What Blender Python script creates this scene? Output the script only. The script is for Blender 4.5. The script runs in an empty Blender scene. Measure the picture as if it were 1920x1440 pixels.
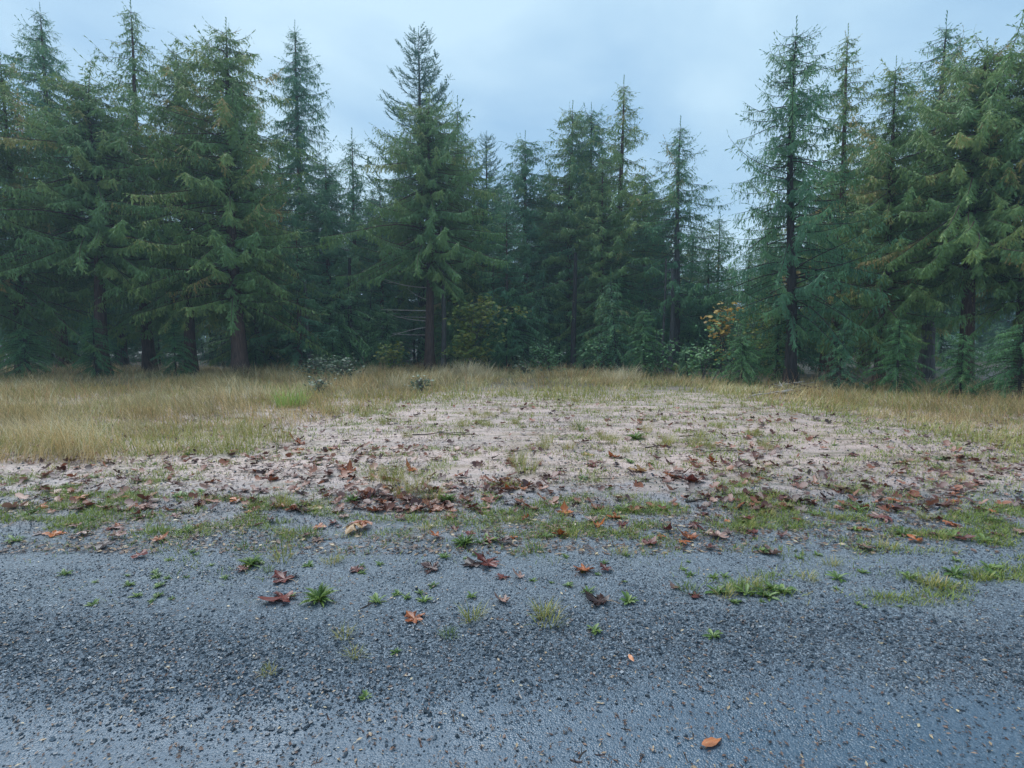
import bpy, math, random
import numpy as np
from mathutils import Vector, Matrix, Euler

R = math.radians
SC = bpy.context.scene
COL = SC.collection
random.seed(7)
RNG = np.random.default_rng(7)

# ------------------------------------------------------------------ camera
CAM_H = 1.6
PITCH = R(4.7)
FPX = 1040.0                      # focal length in pixels of a 1920 x 1440 frame
cam_d = bpy.data.cameras.new('camera')
cam = bpy.data.objects.new('camera', cam_d)
COL.objects.link(cam)
cam.location = (0, 0, CAM_H)
cam.rotation_euler = (R(90) - PITCH, 0, 0)
cam_d.sensor_fit = 'HORIZONTAL'
cam_d.sensor_width = 36.0
cam_d.lens = 36.0 * FPX / 1920.0
cam_d.clip_start = 0.05
cam_d.clip_end = 2000
SC.camera = cam

# ------------------------------------------------------------------ world, sun, exposure
SUN_EL, SUN_AZ = R(58), R(-35)    # high, ahead and to the left, behind cloud
w = bpy.data.worlds.new('World'); SC.world = w; w.use_nodes = True
nt = w.node_tree; nt.nodes.clear()
def wn(t): return nt.nodes.new(t)
out = wn('ShaderNodeOutputWorld'); bg = wn('ShaderNodeBackground')
bg.inputs['Strength'].default_value = 0.1
sky = wn('ShaderNodeTexSky'); sky.sky_type = 'NISHITA'; sky.sun_disc = False
sky.sun_elevation = SUN_EL; sky.sun_rotation = SUN_AZ
sky.air_density = 1.5; sky.dust_density = 3.0; sky.ozone_density = 2.0
tc = wn('ShaderNodeTexCoord')
sep = wn('ShaderNodeSeparateXYZ'); nt.links.new(tc.outputs['Generated'], sep.inputs[0])
zc = wn('ShaderNodeMath'); zc.operation = 'MAXIMUM'; zc.inputs[1].default_value = 0.0
nt.links.new(sep.outputs['Z'], zc.inputs[0])
zo = wn('ShaderNodeMath'); zo.operation = 'ADD'; zo.inputs[1].default_value = 0.35
nt.links.new(zc.outputs[0], zo.inputs[0])
dv = wn('ShaderNodeVectorMath'); dv.operation = 'DIVIDE'
cmb = wn('ShaderNodeCombineXYZ')
for i in range(2): nt.links.new(zo.outputs[0], cmb.inputs[i])
cmb.inputs[2].default_value = 1.0
nt.links.new(tc.outputs['Generated'], dv.inputs[0]); nt.links.new(cmb.outputs[0], dv.inputs[1])
nz = wn('ShaderNodeTexNoise'); nz.inputs['Scale'].default_value = 1.7
nz.inputs['Detail'].default_value = 5; nz.inputs['Roughness'].default_value = 0.48
nz.inputs['Distortion'].default_value = 0.35
nt.links.new(dv.outputs[0], nz.inputs['Vector'])
cr = wn('ShaderNodeValToRGB')
cr.color_ramp.elements[0].position = 0.34; cr.color_ramp.elements[0].color = (1.27, 2.20, 3.25, 1)
cr.color_ramp.elements[1].position = 0.66; cr.color_ramp.elements[1].color = (2.45, 3.40, 4.10, 1)
nt.links.new(nz.outputs['Fac'], cr.inputs['Fac'])
mx = wn('ShaderNodeMix'); mx.data_type = 'RGBA'; mx.inputs[0].default_value = 0.95
nt.links.new(sky.outputs[0], mx.inputs[6]); nt.links.new(cr.outputs['Color'], mx.inputs[7])
nt.links.new(mx.outputs[2], bg.inputs['Color']); nt.links.new(bg.outputs[0], out.inputs['Surface'])

sun_d = bpy.data.lights.new('sun', 'SUN'); sun = bpy.data.objects.new('sun', sun_d); COL.objects.link(sun)
sun_d.energy = 1.5; sun_d.angle = R(50); sun_d.color = (0.93, 0.97, 1.0)
sdir = Vector((math.sin(SUN_AZ) * math.cos(SUN_EL), math.cos(SUN_AZ) * math.cos(SUN_EL), math.sin(SUN_EL)))
sun.rotation_euler = sdir.to_track_quat('Z', 'Y').to_euler()
sun.location = (-20, -10, 40)

SC.view_settings.view_transform = 'Standard'
SC.view_settings.look = 'None'
SC.view_settings.exposure = 1.28
SC.view_settings.gamma = 1.0
SC.view_settings.use_curve_mapping = False
SC.render.engine = 'CYCLES'
SC.cycles.max_bounces = 6
SC.cycles.diffuse_bounces = 3
SC.cycles.glossy_bounces = 2
SC.cycles.transmission_bounces = 3
SC.cycles.volume_bounces = 0
SC.cycles.transparent_max_bounces = 4
SC.cycles.use_denoising = True
SC.cycles.use_adaptive_sampling = True
SC.cycles.adaptive_threshold = 0.015

# ------------------------------------------------------------------ helpers
def ray(u, v):
    x = (u - 960) / FPX; y = -(v - 720) / FPX
    return x, math.cos(PITCH) + y * math.sin(PITCH), -math.sin(PITCH) + y * math.cos(PITCH)
def gnd(u, v):
    x, y, z = ray(u, v); t = -CAM_H / z
    return x * t, y * t
def at(u, v, D):                      # the point at depth D seen at a photo pixel
    x, y, z = ray(u, v); t = D / y
    return x * t, D, CAM_H + z * t

def _hash(i, j, s):
    n = (i * 374761393 + j * 668265263 + s * 974711) & 0x7fffffff
    n = ((n ^ (n >> 13)) * 1274126177) & 0x7fffffff
    return ((n ^ (n >> 16)) & 0xffff) / 65535.0
def vn(x, y, s=0):
    x = np.asarray(x, float); y = np.asarray(y, float)
    i = np.floor(x).astype(np.int64); j = np.floor(y).astype(np.int64)
    fx = x - i; fy = y - j
    fx = fx * fx * (3 - 2 * fx); fy = fy * fy * (3 - 2 * fy)
    a = _hash(i, j, s); b = _hash(i + 1, j, s); c = _hash(i, j + 1, s); d = _hash(i + 1, j + 1, s)
    return (a * (1 - fx) + b * fx) * (1 - fy) + (c * (1 - fx) + d * fx) * fy
def fbm(x, y, s=0, o=3):
    r = 0; a = 0.5; t = 0
    for k in range(o):
        r = r + a * vn(x * 2 ** k, y * 2 ** k, s + k * 17); t += a; a *= 0.5
    return r / t
def gz(x, y):                         # height of the ground
    x = np.asarray(x, float); y = np.asarray(y, float)
    z = 0.05 * (fbm(x * .35 + 9, y * .35, 3) - .5) + 0.022 * (fbm(x * 1.7, y * 1.7, 5) - .5)
    z = z + 0.012 * (fbm(x * 7, y * 7, 8) - .5) * np.clip((y - 2.2) / 1.5, 0.25, 1)
    z = z - 0.02 * np.exp(-((y - 1.7) / .5) ** 2)
    z = z + np.clip((y - 12) / 16, 0, 1) * 0.25 * (fbm(x * .13 + 4, y * .2, 21) - .5)
    return z
def gz1(x, y): return float(gz(x, y))

def mesh_np(name, V, F, mat=None, attrs=None, flat=False):
    V = np.asarray(V, np.float32); F = np.asarray(F, np.int32)
    me = bpy.data.meshes.new(name)
    k = F.shape[1]
    me.vertices.add(len(V)); me.vertices.foreach_set('co', V.ravel())
    me.loops.add(F.size); me.loops.foreach_set('vertex_index', F.ravel())
    me.polygons.add(len(F)); me.polygons.foreach_set('loop_start', np.arange(0, F.size, k, dtype=np.int32))
    if attrs:
        for an, av in attrs.items():
            a = me.attributes.new(an, 'FLOAT', 'POINT'); a.data.foreach_set('value', np.asarray(av, np.float32))
    me.update(calc_edges=True)
    if flat: me.shade_flat()
    if mat: me.materials.append(mat)
    return me
def obj(name, me, parent=None, loc=(0, 0, 0), rot=(0, 0, 0), scale=(1, 1, 1)):
    o = bpy.data.objects.new(name, me); COL.objects.link(o)
    if parent: o.parent = parent
    o.location = loc; o.rotation_euler = rot; o.scale = scale
    return o
def tag(o, label, cat, group=None):
    o['label'] = label; o['category'] = cat
    if group: o['group'] = group
    return o
def kind(o, k): o['kind'] = k; return o

def nrm(v): return v / np.maximum(np.linalg.norm(v, axis=-1, keepdims=True), 1e-9)
class Soup:                            # many copies of small templates gathered in one mesh
    def __init__(s): s.V = []; s.F = []; s.A = []; s.n = 0
    def raw(s, V, F, a=0.5):
        V = np.asarray(V, float); s.V.append(V); s.F.append(np.asarray(F) + s.n); s.n += len(V)
        s.A.append(np.full(len(V), a) if np.isscalar(a) else np.asarray(a))
    def stamp(s, T, TF, P, X, N, L, W, a, H=None):
        # template T laid out with x along X, y across, z along the normal
        T = np.asarray(T); TF = np.asarray(TF); M = len(P)
        if M == 0: return
        X = nrm(X); Y = nrm(np.cross(N, X)); Z = np.cross(X, Y)
        L = np.broadcast_to(L, (M,)); W = np.broadcast_to(W, (M,)); H = L if H is None else np.broadcast_to(H, (M,))
        V = (P[:, None, :] + X[:, None, :] * (T[None, :, 0:1] * L[:, None, None])
             + Y[:, None, :] * (T[None, :, 1:2] * W[:, None, None]) + Z[:, None, :] * (T[None, :, 2:3] * H[:, None, None]))
        F = TF[None] + (np.arange(M) * len(T))[:, None, None]
        s.raw(V.reshape(-1, 3), F.reshape(-1, TF.shape[1]), np.repeat(np.broadcast_to(a, (M,)), len(T)))
    def mesh(s, name, mat, flat=False):
        return mesh_np(name, np.concatenate(s.V), np.concatenate(s.F), mat, {'rnd': np.concatenate(s.A)}, flat)

def tube(path, rad, sides=6, cap=False):
    path = np.asarray(path, float); rad = np.broadcast_to(rad, (len(path),))
    T = nrm(np.gradient(path, axis=0)); ref = np.array([0.31, 0.17, 0.94])
    if abs(T[0] @ ref) > .9: ref = np.array([1., .1, 0])
    A = nrm(np.cross(T, ref)); B = np.cross(T, A)
    th = np.linspace(0, 2 * math.pi, sides, endpoint=False)
    V = path[:, None] + rad[:, None, None] * (A[:, None] * np.cos(th)[None, :, None] + B[:, None] * np.sin(th)[None, :, None])
    F = []
    for i in range(len(path) - 1):
        for k in range(sides):
            a = i * sides + k; b = i * sides + (k + 1) % sides
            F += [(a, b, b + sides), (a, b + sides, a + sides)]
    return V.reshape(-1, 3), np.array(F)

# ------------------------------------------------------------------ materials
class NT:
    def __init__(s, name):
        s.m = bpy.data.materials.new(name); s.m.use_nodes = True; s.t = s.m.node_tree; s.t.nodes.clear()
        s.out = s.n('ShaderNodeOutputMaterial')
    def n(s, t, **kw):
        x = s.t.nodes.new(t)
        for k, v in kw.items(): setattr(x, k, v)
        return x
    def link(s, a, b): s.t.links.new(a, b)
    def val(s, sock, v):
        if hasattr(v, 'is_output') or isinstance(v, bpy.types.NodeSocket): s.link(v, sock)
        else: sock.default_value = v
    def noise(s, vec, scale, detail=3, rough=.55, dist=0):
        x = s.n('ShaderNodeTexNoise'); s.link(vec, x.inputs['Vector'])
        x.inputs['Scale'].default_value = scale; x.inputs['Detail'].default_value = detail
        x.inputs['Roughness'].default_value = rough; x.inputs['Distortion'].default_value = dist
        return x.outputs['Fac']
    def vor(s, vec, scale, feature='F1', out='Distance'):
        x = s.n('ShaderNodeTexVoronoi', feature=feature); s.link(vec, x.inputs['Vector']); x.inputs['Scale'].default_value = scale
        return x.outputs[out]
    def math(s, op, a, b=0.0, clamp=False):
        x = s.n('ShaderNodeMath', operation=op, use_clamp=clamp); s.val(x.inputs[0], a); s.val(x.inputs[1], b); return x.outputs[0]
    def ss(s, v, lo, hi):               # smooth step
        x = s.n('ShaderNodeMapRange', interpolation_type='SMOOTHSTEP'); s.val(x.inputs['Value'], v)
        x.inputs['From Min'].default_value = lo; x.inputs['From Max'].default_value = hi; return x.outputs[0]
    def mix(s, f, a, b):
        x = s.n('ShaderNodeMix', data_type='RGBA'); s.val(x.inputs[0], f)
        for sock, c in ((x.inputs[6], a), (x.inputs[7], b)): s.val(sock, c if not isinstance(c, tuple) else (*c[:3], 1))
        return x.outputs[2]
    def ramp(s, f, stops):
        x = s.n('ShaderNodeValToRGB'); e = x.color_ramp.elements
        while len(e) < len(stops): e.new(.5)
        for k, (p, c) in enumerate(stops): e[k].position = p; e[k].color = (*c, 1)
        s.val(x.inputs[0], f); return x.outputs[0]
    def attr(s, name='rnd'): return s.n('ShaderNodeAttribute', attribute_name=name).outputs['Fac']
    def orand(s): return s.n('ShaderNodeObjectInfo').outputs['Random']
    def bump(s, h, strength, dist):
        x = s.n('ShaderNodeBump'); x.inputs['Strength'].default_value = strength; x.inputs['Distance'].default_value = dist
        s.link(h, x.inputs['Height']); return x.outputs[0]
    def pbsdf(s, col, rough=.5, spec=.5, normal=None):
        x = s.n('ShaderNodeBsdfPrincipled'); s.val(x.inputs['Base Color'], col if not isinstance(col, tuple) else (*col[:3], 1))
        s.val(x.inputs['Roughness'], rough); s.val(x.inputs['Specular IOR Level'], spec)
        if normal: s.link(normal, x.inputs['Normal'])
        return x
    def leaf(s, col, rough=.45, spec=.5, trans=.25, normal=None):
        p = s.pbsdf(col, rough, spec, normal)
        t = s.n('ShaderNodeBsdfTranslucent'); s.val(t.inputs[0], col if not isinstance(col, tuple) else (*col[:3], 1))
        m = s.n('ShaderNodeMixShader'); m.inputs[0].default_value = trans
        s.link(p.outputs[0], m.inputs[1]); s.link(t.outputs[0], m.inputs[2]); s.link(m.outputs[0], s.out.inputs[0])
        return s.m
    def done(s, p): s.link(p.outputs[0], s.out.inputs[0]); return s.m
    def pos(s): return s.n('ShaderNodeTexCoord').outputs['Object']

def foliage_mat(name, stops, rough=.5, trans=.22, spec=.35, jitter=.5):
    t = NT(name)
    f = t.math('ADD', t.math('MULTIPLY', t.attr(), 1 - jitter * .4), t.math('MULTIPLY', t.orand(), jitter * .4))
    return t.leaf(t.ramp(f, stops), rough, spec, trans)

M = {}
# conifer greens: mostly dark green with a few rusty sprays
M['cedar'] = foliage_mat('cedar_foliage', [(0, (0.062, 0.169, 0.100)), (.5, (0.109, 0.249, 0.115)), (.86, (0.179, 0.324, 0.121)), (.97, (0.311, 0.277, 0.115))])
M['cedar_olive'] = foliage_mat('cedar_olive_foliage', [(0, (0.090, 0.189, 0.068)), (.5, (0.168, 0.281, 0.084)), (.8, (0.278, 0.351, 0.098)), (.95, (0.474, 0.313, 0.110))])
M['fir'] = foliage_mat('fir_foliage', [(0, (0.052, 0.130, 0.101)), (.6, (0.087, 0.193, 0.128)), (1, (0.143, 0.232, 0.133))])
M['hemlock'] = foliage_mat('hemlock_foliage', [(0, (0.059, 0.158, 0.066)), (.5, (0.101, 0.242, 0.082)), (1, (0.169, 0.335, 0.100))])
M['vine_green'] = foliage_mat('vine_maple_green', [(0, (0.096, 0.156, 0.033)), (.6, (0.192, 0.240, 0.044)), (1, (0.336, 0.288, 0.055))], trans=.4)
M['vine_yellow'] = foliage_mat('vine_maple_yellow', [(0, (.34, .20, .04)), (.5, (.62, .42, .09)), (1, (.60, .28, .06))], trans=.4)
M['bramble'] = foliage_mat('bramble_leaf', [(0, (.04, .08, .035)), (.6, (.075, .13, .06)), (1, (.14, .19, .10))], rough=.3)
M['fern'] = foliage_mat('fern_leaf', [(0, (.05, .12, .03)), (.6, (.10, .20, .04)), (1, (.20, .28, .06))], trans=.3)
M['dry_grass'] = foliage_mat('dry_grass', [(0, (0.156, 0.170, 0.066)), (.3, (0.377, 0.287, 0.133)), (.6, (0.710, 0.519, 0.256)), (.85, (0.720, 0.720, 0.512)), (1, (0.533, 0.254, 0.114))], rough=.55, trans=.3)
M['lime'] = foliage_mat('lime_grass', [(0, (.16, .26, .05)), (.5, (.30, .44, .09)), (1, (.48, .56, .18))], rough=.4, trans=.4)
M['straw'] = foliage_mat('straw_grass', [(0, (.30, .25, .14)), (.5, (.52, .44, .27)), (1, (.70, .60, .40))], rough=.55, trans=.3)
M['olive_grass'] = foliage_mat('olive_grass', [(0, (0.129, 0.164, 0.034)), (.4, (0.283, 0.292, 0.069)), (.75, (0.464, 0.392, 0.138)), (1, (0.579, 0.418, 0.196))], rough=.5, trans=.3)
M['green_grass'] = foliage_mat('green_grass', [(0, (.08, .13, .03)), (.5, (.15, .22, .05)), (.85, (.27, .34, .09)), (1, (.40, .38, .16))], rough=.4, trans=.35)
M['moss'] = foliage_mat('ground_cover', [(0, (0.097, 0.138, 0.028)), (.35, (0.194, 0.262, 0.048)), (.6, (0.315, 0.372, 0.076)), (.8, (0.363, 0.304, 0.114)), (1, (0.436, 0.359, 0.162))], rough=.5, trans=.3)
M['weed'] = foliage_mat('weed_leaf', [(0, (.05, .10, .025)), (.5, (.11, .19, .045)), (1, (.26, .34, .10))], rough=.3, trans=.3)

def bark(name, a, b):
    t = NT(name); p = t.pos(); mp = t.n('ShaderNodeMapping'); mp.inputs['Scale'].default_value = (1, 1, .12); t.link(p, mp.inputs[0])
    f = t.noise(mp.outputs[0], 22, 4, .6)
    c = t.ramp(f, [(.3, a), (.7, b)])
    return t.done(t.pbsdf(c, .8, .25, t.bump(f, .6, .03)))
M['bark_red'] = bark('bark_red', (.055, .030, .024), (.15, .085, .065))
M['bark_grey'] = bark('bark_grey', (.05, .045, .042), (.15, .13, .12))
M['bark_dark'] = bark('bark_dark', (.018, .015, .014), (.07, .055, .05))
M['dead_wood'] = bark('dead_wood', (.30, .25, .22), (.52, .46, .41))
M['twig'] = bark('twig_bark', (.03, .022, .02), (.10, .075, .06))

def leaf_mat(name, lo, hi, rough=.32, back=None):
    t = NT(name); p = t.pos()
    f = t.math('ADD', t.math('MULTIPLY', t.noise(p, 9, 4, .6), .65), t.math('MULTIPLY', t.orand(), .45))
    c = t.ramp(f, [(.25, lo), (.8, hi)])
    spots = t.ss(t.noise(p, 30, 2), .62, .7)
    c = t.mix(t.math('MULTIPLY', spots, .6), c, (lo[0] * .4, lo[1] * .4, lo[2] * .5))
    vein = t.ss(t.attr('vein'), .55, 1.0)
    c = t.mix(t.math('MULTIPLY', vein, .45), c, (min(hi[0] * 1.7, .7), min(hi[1] * 2.0, .5), min(hi[2] * 2, .3)))
    return t.leaf(c, rough, .5, .18, t.bump(t.attr('vein'), .3, .004))
M['leaf_maroon'] = leaf_mat('maple_leaf_maroon', (.06, .014, .012), (.19, .045, .034))
M['leaf_rust'] = leaf_mat('maple_leaf_rust', (.17, .040, .016), (.48, .135, .035))
M['leaf_tan'] = leaf_mat('maple_leaf_tan', (.26, .12, .05), (.52, .32, .14))
M['leaf_pink'] = leaf_mat('maple_leaf_pink_brown', (.16, .085, .070), (.38, .22, .18))
M['leaf_orange'] = leaf_mat('leaf_orange', (.45, .15, .06), (.70, .27, .12))
M['leaf_dark'] = leaf_mat('maple_leaf_dark', (.028, .014, .013), (.085, .035, .03))
LEAFCOL = {'maroon': 'dark red-brown', 'rust': 'rust-orange', 'tan': 'yellow-tan', 'pink': 'dull pinkish brown', 'orange': 'bright orange', 'dark': 'nearly black'}

def ground_material(name, road):
    # bare pinkish dirt, grading into dark crushed rock towards the road; one function of place for both sheets
    t = NT(name); p = t.pos()
    xyz = t.n('ShaderNodeSeparateXYZ'); t.link(p, xyz.inputs[0]); Y = xyz.outputs['Y']; X = xyz.outputs['X']
    n_big = t.noise(p, .55, 4, .6); n_mid = t.noise(p, 2.2, 4, .6); n_fine = t.noise(p, 60, 3, .6); n_grain = t.noise(p, 190, 2, .6)
    edge = t.math('ADD', Y, t.math('MULTIPLY', t.math('SUBTRACT', n_mid, .5), 2.6))
    grav = t.math('SUBTRACT', 1.0, t.ss(edge, 3.7, 6.9))
    # dirt
    dirt = t.ramp(n_fine, [(.30, (.22, .142, .118)), (.5, (.51, .365, .315)), (.70, (.69, .54, .485))])
    mb = t.n('ShaderNodeMapping'); mb.inputs['Scale'].default_value = (.45, 1.5, 1); mb.inputs['Rotation'].default_value = (0, 0, .12); t.link(p, mb.inputs[0]); pb = mb.outputs[0]
    damp = t.ss(t.noise(pb, .8, 4, .6), .42, .62)
    dirt = t.mix(t.math('MULTIPLY', damp, .55), dirt, t.ramp(n_fine, [(.3, (.17, .13, .115)), (.7, (.42, .34, .315))]))
    silt = t.ss(t.noise(pb, 1.0, 5, .65), .52, .64)
    dirt = t.mix(t.math('MULTIPLY', silt, .75), dirt, t.ramp(n_fine, [(.3, (.22, .145, .095)), (.7, (.42, .31, .22))]))
    litter = t.ss(t.noise(pb, 2.4, 6, .75, .5), .49, .62)
    dirt = t.mix(t.math('MULTIPLY', litter, .8), dirt, t.ramp(n_grain, [(.3, (.07, .06, .04)), (.5, (.17, .135, .085)), (.7, (.32, .26, .17))]))
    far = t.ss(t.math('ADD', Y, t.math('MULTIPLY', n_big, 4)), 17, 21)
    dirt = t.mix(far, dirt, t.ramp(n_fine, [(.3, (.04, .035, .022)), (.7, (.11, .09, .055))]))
    # crushed rock
    cell = t.n('ShaderNodeTexVoronoi'); t.link(p, cell.inputs['Vector']); cell.inputs['Scale'].default_value = 120
    cc = t.n('ShaderNodeSeparateColor'); t.link(cell.outputs['Color'], cc.inputs[0])
    rock = t.ramp(cc.outputs[0], [(0, (.024, .034, .046)), (.45, (.060, .088, .118)), (.8, (.115, .152, .190)), (.97, (.26, .30, .34))])
    tarm = t.ramp(n_grain, [(.3, (.034, .062, .092)), (.6, (.056, .098, .142)), (.78, (.10, .15, .20))])
    paved = t.math('SUBTRACT', 1.0, t.ss(t.math('ADD', Y, t.math('MULTIPLY', t.math('SUBTRACT', n_mid, .5), .9)), 2.15, 2.75))
    rockc = t.mix(t.math('MULTIPLY', paved, .8), rock, tarm)
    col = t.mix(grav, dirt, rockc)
    band = t.math('MULTIPLY', t.ss(edge, 2.9, 3.5), grav)
    col = t.mix(t.math('MULTIPLY', band, .5), col, t.ramp(cc.outputs[1], [(.1, (.06, .08, .10)), (.6, (.18, .215, .25)), (.95, (.36, .40, .43))]))  # sheen of the wetter, reflective gravel, put into the colour as a paler tone
    wet = t.ss(n_mid, .38, .66)
    r1 = t.math('SUBTRACT', .62, t.math('MULTIPLY', wet, .30))
    film = t.ss(t.noise(p, 1.6, 3, .5), .60, .68)
    rough = t.math('SUBTRACT', t.math('SUBTRACT', r1, t.math('MULTIPLY', t.math('MULTIPLY', grav, film), .12)), t.math('MULTIPLY', paved, .12), True)
    h1 = t.math('MULTIPLY', t.math('SUBTRACT', 1.0, cell.outputs['Distance']), t.math('SUBTRACT', 1.0, t.math('MULTIPLY', paved, .75)))
    hg = t.math('ADD', t.math('MULTIPLY', h1, grav), t.math('MULTIPLY', n_fine, t.math('SUBTRACT', 1.2, t.math('MULTIPLY', grav, .9))))
    nb = t.bump(hg, .75, .014)
    b = t.pbsdf(col, rough, .65, nb)
    return t.done(b)
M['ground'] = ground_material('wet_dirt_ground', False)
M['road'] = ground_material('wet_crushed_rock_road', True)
def stone_mat():
    t = NT('gravel_stone'); p = t.pos()
    c = t.ramp(t.attr(), [(0, (.014, .020, .027)), (.4, (.040, .055, .072)), (.75, (.090, .118, .148)), (.93, (.18, .215, .25)), (1, (.28, .25, .24))])
    return t.done(t.pbsdf(c, .34, .6, t.bump(t.noise(p, 300, 2), .3, .002)))
M['stone'] = stone_mat()

# ------------------------------------------------------------------ ground and road
def axis(lim_lo, lim_hi, fine_lo, fine_hi, d, g):
    a = list(np.arange(fine_lo, fine_hi, d)); s = d
    x = a[-1]
    while x < lim_hi: s *= g; x += s; a.append(x)
    x = fine_lo; s = d; b = []
    while x > lim_lo: s *= g; x -= s; b.append(x)
    return np.array(b[::-1] + a)
def sheet(name, xs, ys, zf, mat):
    X, Y = np.meshgrid(xs, ys); Z = zf(X, Y)
    V = np.stack([X, Y, Z], -1).reshape(-1, 3)
    n, m = len(xs), len(ys)
    i = (np.arange(m - 1)[:, None] * n + np.arange(n - 1)[None]).ravel()
    F = np.stack([i, i + 1, i + 1 + n, i + n], -1)
    return mesh_np(name, V, F, mat)
gx = axis(-600, 600, -4.5, 4.5, .052, 1.075)
gy = axis(-300, 900, 1.3, 9, .05, 1.055)
def road_edge(x): return 4.15 + .5 * (fbm(np.asarray(x) * .9, 3.3, 44) - .5)
def zground(X, Y):
    return gz(X, Y) - 0.03 * (Y < road_edge(X) - .12)
kind(obj('ground', sheet('ground', gx, gy, zground, M['ground'])), 'structure')
def road_sheet():
    xs = axis(-120, 120, -4.5, 4.5, .035, 1.07); tt = np.concatenate([np.linspace(-8, 1.2, 24)[:-1], np.linspace(1.2, 4.3, 95)])
    X, T = np.meshgrid(xs, tt); e = road_edge(X)
    Y = np.where(T > 1.2, 1.2 + (T - 1.2) / 3.1 * (e - 1.2), T)
    Z = gz(X, Y) + .005 - .014 * np.clip((Y - e + .05) / .05, 0, 1)
    n, m = len(xs), len(tt)
    i = (np.arange(m - 1)[:, None] * n + np.arange(n - 1)[None]).ravel()
    return mesh_np('gravel_road', np.stack([X, Y, Z], -1).reshape(-1, 3), np.stack([i, i + 1, i + 1 + n, i + n], -1), M['road'])
kind(obj('gravel_road', road_sheet()), 'structure')

# ------------------------------------------------------------------ gravel (real stones, nobody could count them)
def stone_templates(k):
    out = []
    r = np.random.default_rng(5)
    c = np.array([(x, y, z) for z in (-1, 1) for y in (-1, 1) for x in (-1, 1)], float) * .5
    F = np.array([(0, 2, 3), (0, 3, 1), (4, 5, 7), (4, 7, 6), (0, 1, 5), (0, 5, 4), (2, 6, 7), (2, 7, 3), (0, 4, 6), (0, 6, 2), (1, 3, 7), (1, 7, 5)])
    for i in range(k):
        V = c + r.uniform(-.22, .22, c.shape); V[4:, :2] *= r.uniform(.45, .85); out.append((V, F))
    return out
def scatter_stones():
    s = Soup(); r = np.random.default_rng(11); T = stone_templates(8)
    def field(n, y0, y1, smin, smax, dens):
        y = r.uniform(y0, y1, n); x = r.uniform(-1, 1, n) * (y * .98 + .25)
        keep = (np.abs(x) < .98 * y + .25) & (r.uniform(0, 1, n) < dens(x, y)); x, y = x[keep], y[keep]
        m = len(x); sz = smin + (smax - smin) * r.uniform(0, 1, m) ** 2.2
        P = np.stack([x, y, gz(x, y) + .005 + sz * .10], -1)
        a = r.uniform(0, 2 * math.pi, m); tl = r.normal(0, .35, (m, 2))
        X = np.stack([np.cos(a), np.sin(a), tl[:, 0]], -1); N = np.stack([tl[:, 1], r.normal(0, .35, m), np.ones(m)], -1)
        col = np.clip(r.beta(1.6, 2.4, m), 0, 1)
        for k in range(len(T)):
            q = (np.arange(m) % len(T)) == k
            s.stamp(T[k][0], T[k][1], P[q], X[q], N[q], sz[q], sz[q] * r.uniform(.6, 1, q.sum()), col[q], sz[q] * r.uniform(.4, .75, q.sum()))
    band = lambda x, y: np.clip(np.exp(-((y - 2.75 - .18 * np.sin(x * 1.3)) / .36) ** 2) * 1.1 * (.35 + 1.1 * fbm(x * 2.2, y * 3, 61)), .03, 1)
    field(16000, 2.0, 3.5, .008, .022, band)
    field(3000, 3.2, 5.2, .007, .016, lambda x, y: .25 + .6 * (fbm(x * 1.8, y * 1.8, 64) > .52))
    field(4000, 5, 9, .008, .028, lambda x, y: .4 + 0 * x)
    pyr = np.array([(-.5, -.4, 0), (.5, -.5, 0), (.45, .5, 0), (-.4, .45, 0), (.1, .05, .8)]); pf = np.array([(0, 1, 4), (1, 2, 4), (2, 3, 4), (3, 0, 4)])
    T = [(pyr + np.random.default_rng(k).uniform(-.2, .2, pyr.shape), pf) for k in range(8)]
    field(84000, 1.8, 3.7, .004, .011, lambda x, y: np.clip(band(x, y) * 1.3 + .06, 0, 1))
    field(46000, 3.3, 5.6, .006, .013, lambda x, y: .2 + .7 * (fbm(x * 1.8, y * 1.8, 64) > .48))
    field(22000, 5, 12, .008, .022, lambda x, y: .15 + .8 * (fbm(x * 1.1, y * 2.2, 67) > .5))
    return s.mesh('loose_gravel', M['stone'], True)
kind(obj('loose_gravel', scatter_stones()), 'stuff')

# ------------------------------------------------------------------ conifer builder
def spray_template(pairs, wid, droop, back=.12):
    V = []; F = []
    xs = np.linspace(0, .78, pairs)
    for i, x in enumerate(xs):
        w_ = wid * (1 - .55 * abs(x - .3) / .6)
        dx = .9 / pairs
        for sg in (-1, 1):
            k = len(V)
            V += [(x, 0, -droop * x * x), (x + dx * 1.15, 0, -droop * (x + dx) ** 2), (x + dx * 1.3 + back, sg * w_, -droop * (x + dx) ** 2 - .10)]
            F.append((k, k + 1, k + 2))
    k = len(V); x = xs[-1]
    V += [(x, -.12 * wid, -droop * x * x), (x, .12 * wid, -droop * x * x), (1.02, 0, -droop * 1.04)]
    F.append((k, k + 1, k + 2))
    return np.array(V), np.array(F)
SPR_CEDAR = [spray_template(2, .24, .30), spray_template(3, .18, .45), spray_template(2, .30, .15)]
SPR_FIR = [spray_template(4, .17, .0, .03), spray_template(3, .20, -.15, .05)]

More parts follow.
